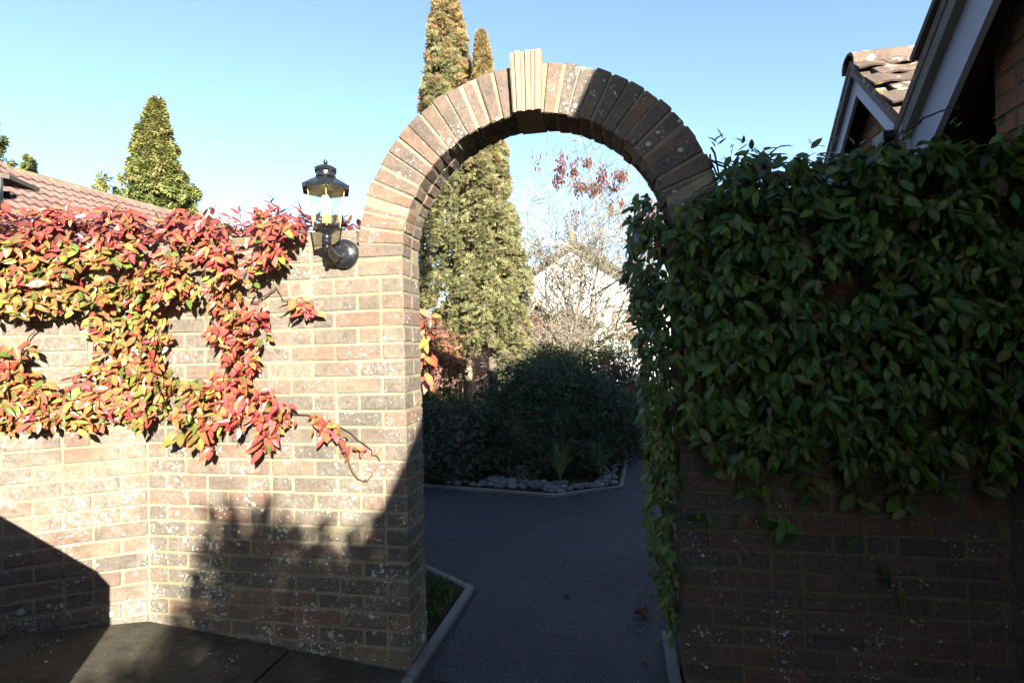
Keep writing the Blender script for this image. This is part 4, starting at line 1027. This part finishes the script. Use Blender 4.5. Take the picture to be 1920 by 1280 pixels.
TW.tube([bt0, bt0 + V(.02, 0, .7), bt0 + V(.0, .02, 1.5)], [.12, .10, .07], 9); TW.build('trunk', M_PALEBARK, bt, True)
for a, b, c, r in (((965, 700), (1020, 620), (1085, 500), .035), ((1180, 640), (1130, 610), (1090, 640), .03), ((1200, 590), (1165, 615), (1120, 645), .04), ((985, 600), (1010, 560), (1045, 590), .025)):
    q = MB(); q.tube([far(*a, 11.6), far(*b, 11.8), far(*c, 12.2)], [r, r * .9, r * .6], 7); q.build('limb', M_PALEBARK, bt, True)
SEED = [(.16, .060, .048), (.21, .085, .062), (.11, .045, .040)]
pos = []
for cx, cy, n, sx, sy in ((1052, 312, 120, 8, 22), (1075, 318, 70, 6, 14), (1104, 303, 60, 8, 9), (1100, 350, 110, 22, 9), (1128, 330, 90, 8, 14), (1162, 328, 110, 9, 9), (1085, 345, 60, 7, 12), (1145, 390, 50, 5, 10), (1045, 338, 50, 6, 8), (1120, 358, 60, 12, 7), (1078, 405, 50, 8, 18), (1165, 380, 30, 4, 8), (1010, 300, 18, 8, 18), (1150, 350, 40, 9, 6)):
    for i in range(int(n * 1.8)): pos.append(far(random.gauss(cx, sx * .7), random.gauss(cy, sy * .7), random.gauss(12.4, .22)))
pos = np.array([tuple(p - bt0) for p in pos]); n = len(pos)
Y = unit(np.stack([rng.normal(size=n) * .35, rng.normal(size=n) * .35, -np.ones(n)], 1)); X, Y, Z = frames(Y, rand_dirs(n))
part_mesh('seed_clusters', scatter_mesh('seed_clusters', LEAF4_V, LEAF4_F, pos, X, Y, Z, rng.uniform(.06, .11, n), vary(SEED, n), M_DRY), bt, 'stuff')

# ------------------------------------------------------------------ shrubs
def shrub(name, label, cat, c, rad, nl, per, size, cols, mat=None, lump=.2, tmpl=None, whorl=True, group=None, stems=6, low=-.2, stemmat=None):
    c = Vector(c); base = V(c.x, c.y, ZG + .01)
    t = thing(name, base, label, cat, group)
    pos = []; out = []; cc = []
    for i in range(nl):
        d = Vector(rand_dirs(1)[0])
        if d.z < low: d.z = -d.z * .6
        k_ = 1 + .34 * noise.noise(d * 2.6 + c)
        p = V(d.x * rad[0], d.y * rad[1], d.z * rad[2]) * (k_ * random.uniform(.70, 1.0)) + c - base
        lr = lump * random.uniform(.6, 1.2)
        dd = unit(rand_dirs(per) + np.array(d)[None] * .8); m_ = len(dd)
        pp = np.array(p)[None] + dd * lr * rng.uniform(.3, 1.0, (m_, 1))
        tone = random.uniform(.75, 1.25)
        if whorl:                                # star-like tufts at the shoot ends
            g_ = 6; tips_ = np.repeat(pp, g_, 0); ax = np.repeat(dd, g_, 0)
            Yv = unit(ax * .55 + rand_dirs(len(ax)) * .9)
            pos.append(tips_); out.append(Yv); cc.append(np.repeat(vary(cols, m_, .2) * tone, g_, 0))
        else:
            pos.append(pp); out.append(unit(dd + rng.normal(size=dd.shape) * .5)); cc.append(vary(cols, m_, .25) * tone)
    pos = np.concatenate(pos); Y = np.concatenate(out); cc = np.concatenate(cc); keep = pos[:, 2] > .0; pos, Y, cc = pos[keep], Y[keep], cc[keep]; n = len(pos)
    X, Y, Z = frames(Y, rand_dirs(n) + np.array([0, 0, .7]))
    tv, tf = tmpl or (LEAF4_V, LEAF4_F)
    part_mesh('foliage', scatter_mesh('foliage', tv, tf, pos, X, Y, Z, size * rng.uniform(.6, 1.3, n), cc, mat or M_FOLIAGE), t)
    for i in range(stems):
        a = random.uniform(0, 6.28); q = MB(); e = c + V(math.cos(a) * rad[0] * .6, math.sin(a) * rad[1] * .6, rad[2] * random.uniform(-.1, .5))
        q.tube([base + V(math.cos(a) * .05, math.sin(a) * .05, -.02), base.lerp(e, .5) + V(0, 0, .05), e], [.014, .010, .005], 5); q.build('stem', stemmat or M_TWIG, t, True)
    return t
SG = [(.055, .085, .050), (.075, .105, .065), (.045, .070, .040)]
sc_ = far(1035, 800, 6.6)
shrub('rounded_shrub', 'large rounded grey green shrub in the middle of the pebble edged bed', 'shrub', (sc_.x - .02, sc_.y, .47), (.90, .95, .76), 640, 16, .040, SG, None, .19, None, True, None, 4, -.75)
s2_ = far(845, 820, 6.25)
shrub('rounded_shrub', 'lower left shrub with small pale flower tufts, behind the pier', 'shrub', (s2_.x - .16, s2_.y, .33), (.70, .72, .40), 300, 13, .045, [(.055, .075, .045), (.08, .095, .06), (.14, .13, .10)], None, .17, None, True, None, 4, -.75)
s3_ = far(1160, 790, 7.4)
shrub('rounded_shrub', 'dark small leaved shrub at the bed corner by the side path', 'shrub', (s3_.x - .1, s3_.y, .34), (.42, .95, .48), 240, 12, .040, [(.05, .075, .045), (.06, .09, .055)], None, .15, None, True, None, 4, -.75)
# copper bush and low greenery behind the pier
s4 = far(832, 665, 8.2)
shrub('copper_bush', 'coppery brown bush between the pier and the conifer trunk', 'shrub', (s4.x - .25, s4.y, .95), (.55, .5, .85), 150, 16, .075, [(.30, .13, .07), (.36, .18, .10), (.20, .10, .06), (.14, .13, .05)], M_DRY, .18, (SPRAY_V, SPRAY_F), False)
s5 = far(800, 742, 7.3)
shrub('low_bush', 'low lime green bush at the foot of the copper bush', 'shrub', (s5.x + .05, s5.y, .45), (.5, .35, .40), 60, 10, .06, [(.10, .125, .035), (.12, .145, .045)], None, .14)
for px_, py_, dd_, rad, cl, lab in ((1120, 690, 10.0, (.55, .5, .62), [(.10, .12, .035), (.13, .145, .045)], 'yellow green bush beyond the rounded shrub'), (1172, 652, 11.2, (.75, .5, .85), [(.075, .105, .03), (.10, .125, .04)], 'bright green bush under the red framed window'),
                                    (1165, 712, 9.4, (.38, .4, .42), [(.06, .06, .055), (.09, .08, .075)], 'greyish purple twiggy bush near the side path'), (1000, 672, 10.6, (.8, .6, .60), [(.09, .11, .035), (.12, .13, .045)], 'pale leafy bush below the pale twiggy branches'),
                                    (1060, 668, 11.4, (.9, .6, .62), [(.08, .10, .035), (.12, .13, .05)], 'light green bush at the foot of the bare tree')):
    c = far(px_, py_, dd_); shrub('garden_bush', lab, 'shrub', (c.x, c.y, max(.35, c.z - rad[2] * .45)), rad, 130, 14, .065, cl, None, .17, None, False)
c = far(1150, 690, 14.0); shrub('evergreen_hedge', 'clipped light green hedge in front of the red framed window', 'hedge', (c.x, c.y, .75), (1.9, .6, .95), 260, 16, .08, [(.065, .085, .03), (.09, .105, .04), (.05, .06, .03)], None, .22, None, False, None, 4, -.7)
# pale twiggy shrubs
tw = far(1060, 650, 11.0); tw.z = -.03
t = thing('twiggy_shrub', tw, 'tangle of pale lichen covered twigs below the white house', 'shrub'); q = MB()
for i in range(46):
    a = random.uniform(0, 6.28); d = V(math.cos(a) * random.uniform(.4, 1.6), math.sin(a) * .5, random.uniform(.5, 1.1)).normalized()
    branch(q, tw + V(random.gauss(0, .35), random.gauss(0, .2), random.uniform(.5, 1.2)), d, random.uniform(.6, 1.15), .011, 2, .05, .55, 4, None, 2)
q.tube([tw, tw + V(.05, 0, .8)], [.05, .03], 7); q.build('twigs', M_PALEBARK, t, True)
rs = far(1175, 665, 9.6); rs.z = -.03
t = thing('red_stemmed_shrub', rs, 'bare shrub with thin arching red stems right of the beds', 'shrub'); q = MB()
for i in range(30):
    a = random.gauss(2.8, .9); d = V(math.cos(a), random.gauss(0, .3), random.uniform(.5, 1.4)).normalized()
    branch(q, rs + V(.35 + random.gauss(0, .12), random.gauss(0, .1), .45), d, random.uniform(.6, 1.1), .008, 1, -.12, .18, 4)
q.build('stems', M_REDSTEM, t, True)
# red leaved bush beside the creeper, far
c = far(1180, 470, 9.5); shrub('red_leaved_tree', 'small tree with dark red leaves peeping past the green creeper', 'tree', (c.x + .45, c.y, c.z), (.5, .5, .75), 80, 12, .07, [(.20, .05, .05), (.26, .09, .07)], M_DRY, .2, None, False, None, 4)
# sprigs of creeper growing on the back edge of the sunlit pier
LV = Leaves()
sp = thing('creeper_sprig', (-.02, .25, 1.2), 'few peach and red leaves sprouting behind the sunlit pier edge', 'creeper')
for px, py in ((800, 585), (808, 600), (803, 632), (812, 628), (806, 660), (800, 672), (816, 668), (800, 700), (806, 722), (798, 615)):
    p = on(px - 6, py, 1, random.uniform(.24, .36)); sprig(LV, p, V(.5, -.85, 0).normalized(), random.randint(2, 3), .085, pick_from([((.50, .30, .18), 3), (RED, 2), (YG, 1), (AMB, 2)]), .9, .7, 0, 1)
finish_creeper(sp, LV, M_LEAF, 40)
for a, b in (((795, 580), (803, 660)), ((796, 650), (803, 730))): stem_path(sp, [on(*a, 1, .28), on(*b, 1, .28)], .003)

# strappy grass clumps
def clump(label, c, n, L, col):
    t = thing('strappy_grass', c, label, 'grass'); q = []
    for i in range(n):
        a = random.uniform(0, 6.28); l = L * random.uniform(.55, 1.1); lean = random.uniform(.15, .75); w_ = .006
        pts = []
        for k in range(6):
            s_ = k / 5; pts.append(V(math.cos(a) * lean * l * s_ ** 1.7, math.sin(a) * lean * l * s_ ** 1.7, l * (s_ - .28 * lean * s_ ** 3)))
        q.append((pts, V(-math.sin(a), math.cos(a), 0) * w_))
    m_ = MB()
    for pts, sd in q:
        vs = []; 
        for k, p in enumerate(pts): f_ = 1 - (k / 5) ** 2 * .95; vs += [p - sd * f_, p + sd * f_]
        m_.add([v + c + V(0, 0, 0) for v in vs], [(2 * k, 2 * k + 1, 2 * k + 3, 2 * k + 2) for k in range(5)])
    o = m_.build('blades', None, t, True); a_ = o.data.color_attributes.new('Col', 'FLOAT_COLOR', 'POINT'); cc = np.ones((len(o.data.vertices), 4), np.float32); cc[:, :3] = np.array(col)
    a_.data.foreach_set('color', cc.ravel()); o.data.materials.append(M_FOLIAGE)
g1 = on(1050, 905, 2, ZG); clump('strappy green grass clump near the front corner of the pebbles', g1 + V(0, .04, 0), 110, .52, (.22, .30, .12))
g2 = on(1125, 900, 2, ZG); clump('second thinner grass clump nearer the side path', g2 + V(0, .06, 0), 60, .52, (.19, .26, .10))

# grass in the corner bed behind the pier
pts = poly_samples([(-1.6, .3), (-.02, .3), (.0, .78), (-.33, 1.0), (-1.6, 1.9)], 5200)
pos = np.array([(x, y, ZG + .012) for x, y in pts]); n = len(pos); Y = unit(rng.normal(size=(n, 3)) * .55 + np.array([0, 0, 1])); X, Y, Z = frames(Y, rand_dirs(n))
o = part_mesh('grass', scatter_mesh('grass', LEAF4_V, LEAF4_F, pos, X, Y, Z, np.stack([np.full(n, .035), rng.uniform(.03, .075, n), np.full(n, .05)], 1), vary([(.05, .095, .025), (.07, .11, .03)], n), M_FOLIAGE), None, 'stuff')
tag(o, 'short mossy grass filling the corner bed behind the pier', 'grass')

# ------------------------------------------------------------------ pebbles along the bed edge
def pebble_mesh(k):
    bm = bmesh.new(); bmesh.ops.create_icosphere(bm, subdivisions=2, radius=1.0); r = random.Random(k)
    s_ = Vector((r.uniform(.85, 1.2), r.uniform(.7, .95), r.uniform(.5, .7))); o_ = Vector((r.random() * 9, r.random() * 9, 0))
    for v in bm.verts:
        v.co = Vector((v.co.x * s_.x, v.co.y * s_.y, v.co.z * s_.z)) * (1 + .12 * noise.noise(v.co * 1.2 + o_))
    me = bpy.data.meshes.new('pebble'); bm.to_mesh(me); bm.free(); me.materials.append(M_PEBBLE); me.polygons.foreach_set('use_smooth', [True] * len(me.polygons)); return me
PB = [pebble_mesh(k) for k in range(7)]
placed = []
def put_pebble(x, y, r, lab):
    for (a, b, c) in placed:
        if math.hypot(x - a, y - b) < (r + c) * .72: return
    placed.append((x, y, r))
    o = mesh_obj('pebble', random.choice(PB), None, Matrix.Translation((x, y, ZG + .012 + r * .42)) @ Matrix.Rotation(random.uniform(0, 6.28), 4, 'Z') @ Matrix.Rotation(random.gauss(0, .15), 4, 'X') @ Matrix.Scale(r, 4))
    tag(o, lab, 'pebble', 'pebbles edging the bed', 'thing')
def along(a, b, n, inset, lab, rmin=.04, rmax=.075):
    a = Vector(a); b = Vector(b); d = (b - a); nn = V(-d.y, d.x, 0).normalized()
    for i in range(n):
        p = a + d * random.random() + nn * random.uniform(.10, inset); put_pebble(p.x, p.y, random.uniform(rmin, rmax), lab)
along((-1.043, 3.085, 0), (-.45, 2.98, 0), 26, .24, 'pebble in the left front row of the bed edge', .035, .055)
along((-.45, 2.98, 0), (.355, 2.831, 0), 190, .42, 'rounded grey pebble in the front row of the bed edge', .03, .078)
along((.355, 2.831, 0), (.968, 3.196, 0), 90, .22, 'pebble beside the strappy grass clumps', .03, .055)
along((.968, 3.196, 0), (1.02, 4.4, 0), 170, .24, 'pebble in the row along the side path', .03, .07)

# fallen leaf and litter on the path
fl = on(1205, 1152, 2, ZG + .01); me = pydata('dead_leaf', [(0, -.05, 0), (-.035, -.01, .022), (-.045, .03, .005), (-.012, .022, .02), (0, .06, .035), (.015, .02, .01), (.05, .03, .03), (.035, -.012, .008), (0, .0, -.002)], [(8, 0, 1), (8, 1, 2), (8, 2, 3), (8, 3, 4), (8, 4, 5), (8, 5, 6), (8, 6, 7), (8, 7, 0)], simple('dead_leaf_brown', (.10, .045, .03), .8, .1))
o = mesh_obj('dead_leaf', me, None, Matrix.Translation(fl + V(0, 0, .006)) @ Matrix.Rotation(.7, 4, 'Z')); tag(o, 'curled brown dead leaf lying on the tarmac path', 'leaf', None, 'thing')
for x, y, lab in ((1062, 1118, 'small flat leaf scrap on the middle of the path'), (1240, 932, 'tiny reddish leaf on the path beside the creeper')):
    p = on(x, y, 2, ZG + .006); o = mesh_obj('dead_leaf', me, None, Matrix.Translation(p) @ Matrix.Rotation(random.random() * 6, 4, 'Z') @ Matrix.Scale(.45, 4)); tag(o, lab, 'leaf', None, 'thing')

# ------------------------------------------------------------------ behind the viewer: a bush implied by its shadow, plus added light blockers
bsh = shrub('laurel_bush', 'broad leafy laurel bush behind the viewer', 'shrub', (4.12, -5.9, 1.36), (2.3, .9, 1.36), 560, 130, .115, [(.05, .09, .03), (.07, .11, .035)], None, .30, None, False, None, 8, -.9)
shrub('laurel_bush', 'loose leafy laurel shoots around the laurel bush behind the viewer', 'shrub', (4.0, -5.6, 1.40), (2.4, .9, 1.46), 95, 12, .19, [(.05, .09, .03), (.07, .11, .035)], None, .26, None, False, None, 8, -.9)
cb = thing('shadow_blocker', (-1.2, -1.3, .1), 'unseen added bunker with sloping lid beside the paving', 'blocker')  # solid added out of view, shaped to throw the angled wall's hard shadow
q = MB(); e0 = V(-.93, -1.02, 0); ed = V(-.36, -.225, 0).normalized(); ln = V(.53, -.918, 0).normalized()
prof_ = [e0 + V(0, 0, -.05), e0 + V(0, 0, .66), e0 + ed * .05 + V(0, 0, .735), e0 + ed * .95 + V(0, 0, 1.52), e0 + ed * 1.05 + V(0, 0, 1.5), e0 + ed * 1.05 + V(0, 0, -.05)]
q.prism([p for p in prof_], ln * .5); o = q.build('blocker_body', M_CONC, cb)
hb = thing('added_house', (-4.5, -8, 0), 'unseen two storey brick house added behind the viewer to block skylight', 'house')  # house put in out of view to cut skylight on the shaded walls
q = MB(); q.prism([V(-10, -5.2, -.1), V(.55, -5.2, -.1), V(.55, -5.2, 5.4), V(-10, -5.2, 5.4)], (0, -5.6, 0)); q.build('wall', M_BRICK_HOUSE, hb)
q = MB(); q.prism([V(-10.3, -4.9, 5.3), V(-10.3, -8.0, 7.2), V(-10.3, -11.1, 5.3)], (10.95, 0, 0)); q.build('roof', M_TILE_D, hb)

for k, (x, y, h) in enumerate(((5.9, -5.8, 4.4), (7.4, -6.0, 4.5), (8.9, -6.2, 4.3), (10.5, -6.6, 4.5))):  # row of conifers put in out of view to cut skylight
    conifer('added_conifer', 'dark unseen conifer %s, added to cut skylight behind the viewer' % ('near the laurel bush', 'with a rounded top', 'between two others', 'at the far end')[k], 'tree', V(x, y, -.05), V(x, y, h), .3, lambda f: 1.15 * (1 - f) ** .5 + .1, 260, 26, .30, [(.05, .08, .03), (.06, .095, .035)], None, 'added screening conifers', .2, .15, .4)

# leaf litter and grit drifted along the kerbs and on the path
pts = [(random.uniform(.1, 1.08), random.uniform(-.1, 2.7)) for _ in range(70)] + [(1.06 - abs(random.gauss(0, .05)), random.uniform(0, 2.6)) for _ in range(90)] + [(random.uniform(-1, .9), 2.93 - abs(random.gauss(0, .08)) - .1 * 0) for _ in range(60)]
pos = np.array([(x, y, ZG + .007) for x, y in pts if not (y > 2.7 and x > .4)]); n = len(pos)
Y = unit(rng.normal(size=(n, 3)) * np.array([1, 1, .12])); X, Y, Z = frames(Y, rng.normal(size=(n, 3)) * .25 + np.array([0, 0, 1.]))
o = part_mesh('leaf_litter', scatter_mesh('leaf_litter', LEAF4_V, LEAF4_F, pos, X, Y, Z, rng.uniform(.008, .028, n), vary([(.12, .06, .035), (.08, .05, .03), (.15, .10, .05)], n), M_DRY), None, 'stuff')
tag(o, 'scattered leaf litter lying on the dark path', 'litter')

pine = conifer('added_pine', 'unseen tall pine with a bent bare trunk, added behind the viewer to block skylight', 'tree', V(2.75, -4.95, -.05), V(2.75, -4.95, 10.5), 6.4, lambda f: .88 * (1 - f) ** .3 * min(1, .5 + 3 * f) + .1, 340, 44, .34, [(.05, .075, .03), (.06, .09, .035)], None, None, .1, .15, .42, None, [V(4.35, -4.95, -.05), V(4.3, -4.95, 3.0), V(4.2, -4.95, 5.4), V(3.1, -4.95, 7.2), V(2.75, -4.95, 10.3)])  # pine put in to darken the shade, trunk bent clear of the sunlit arch
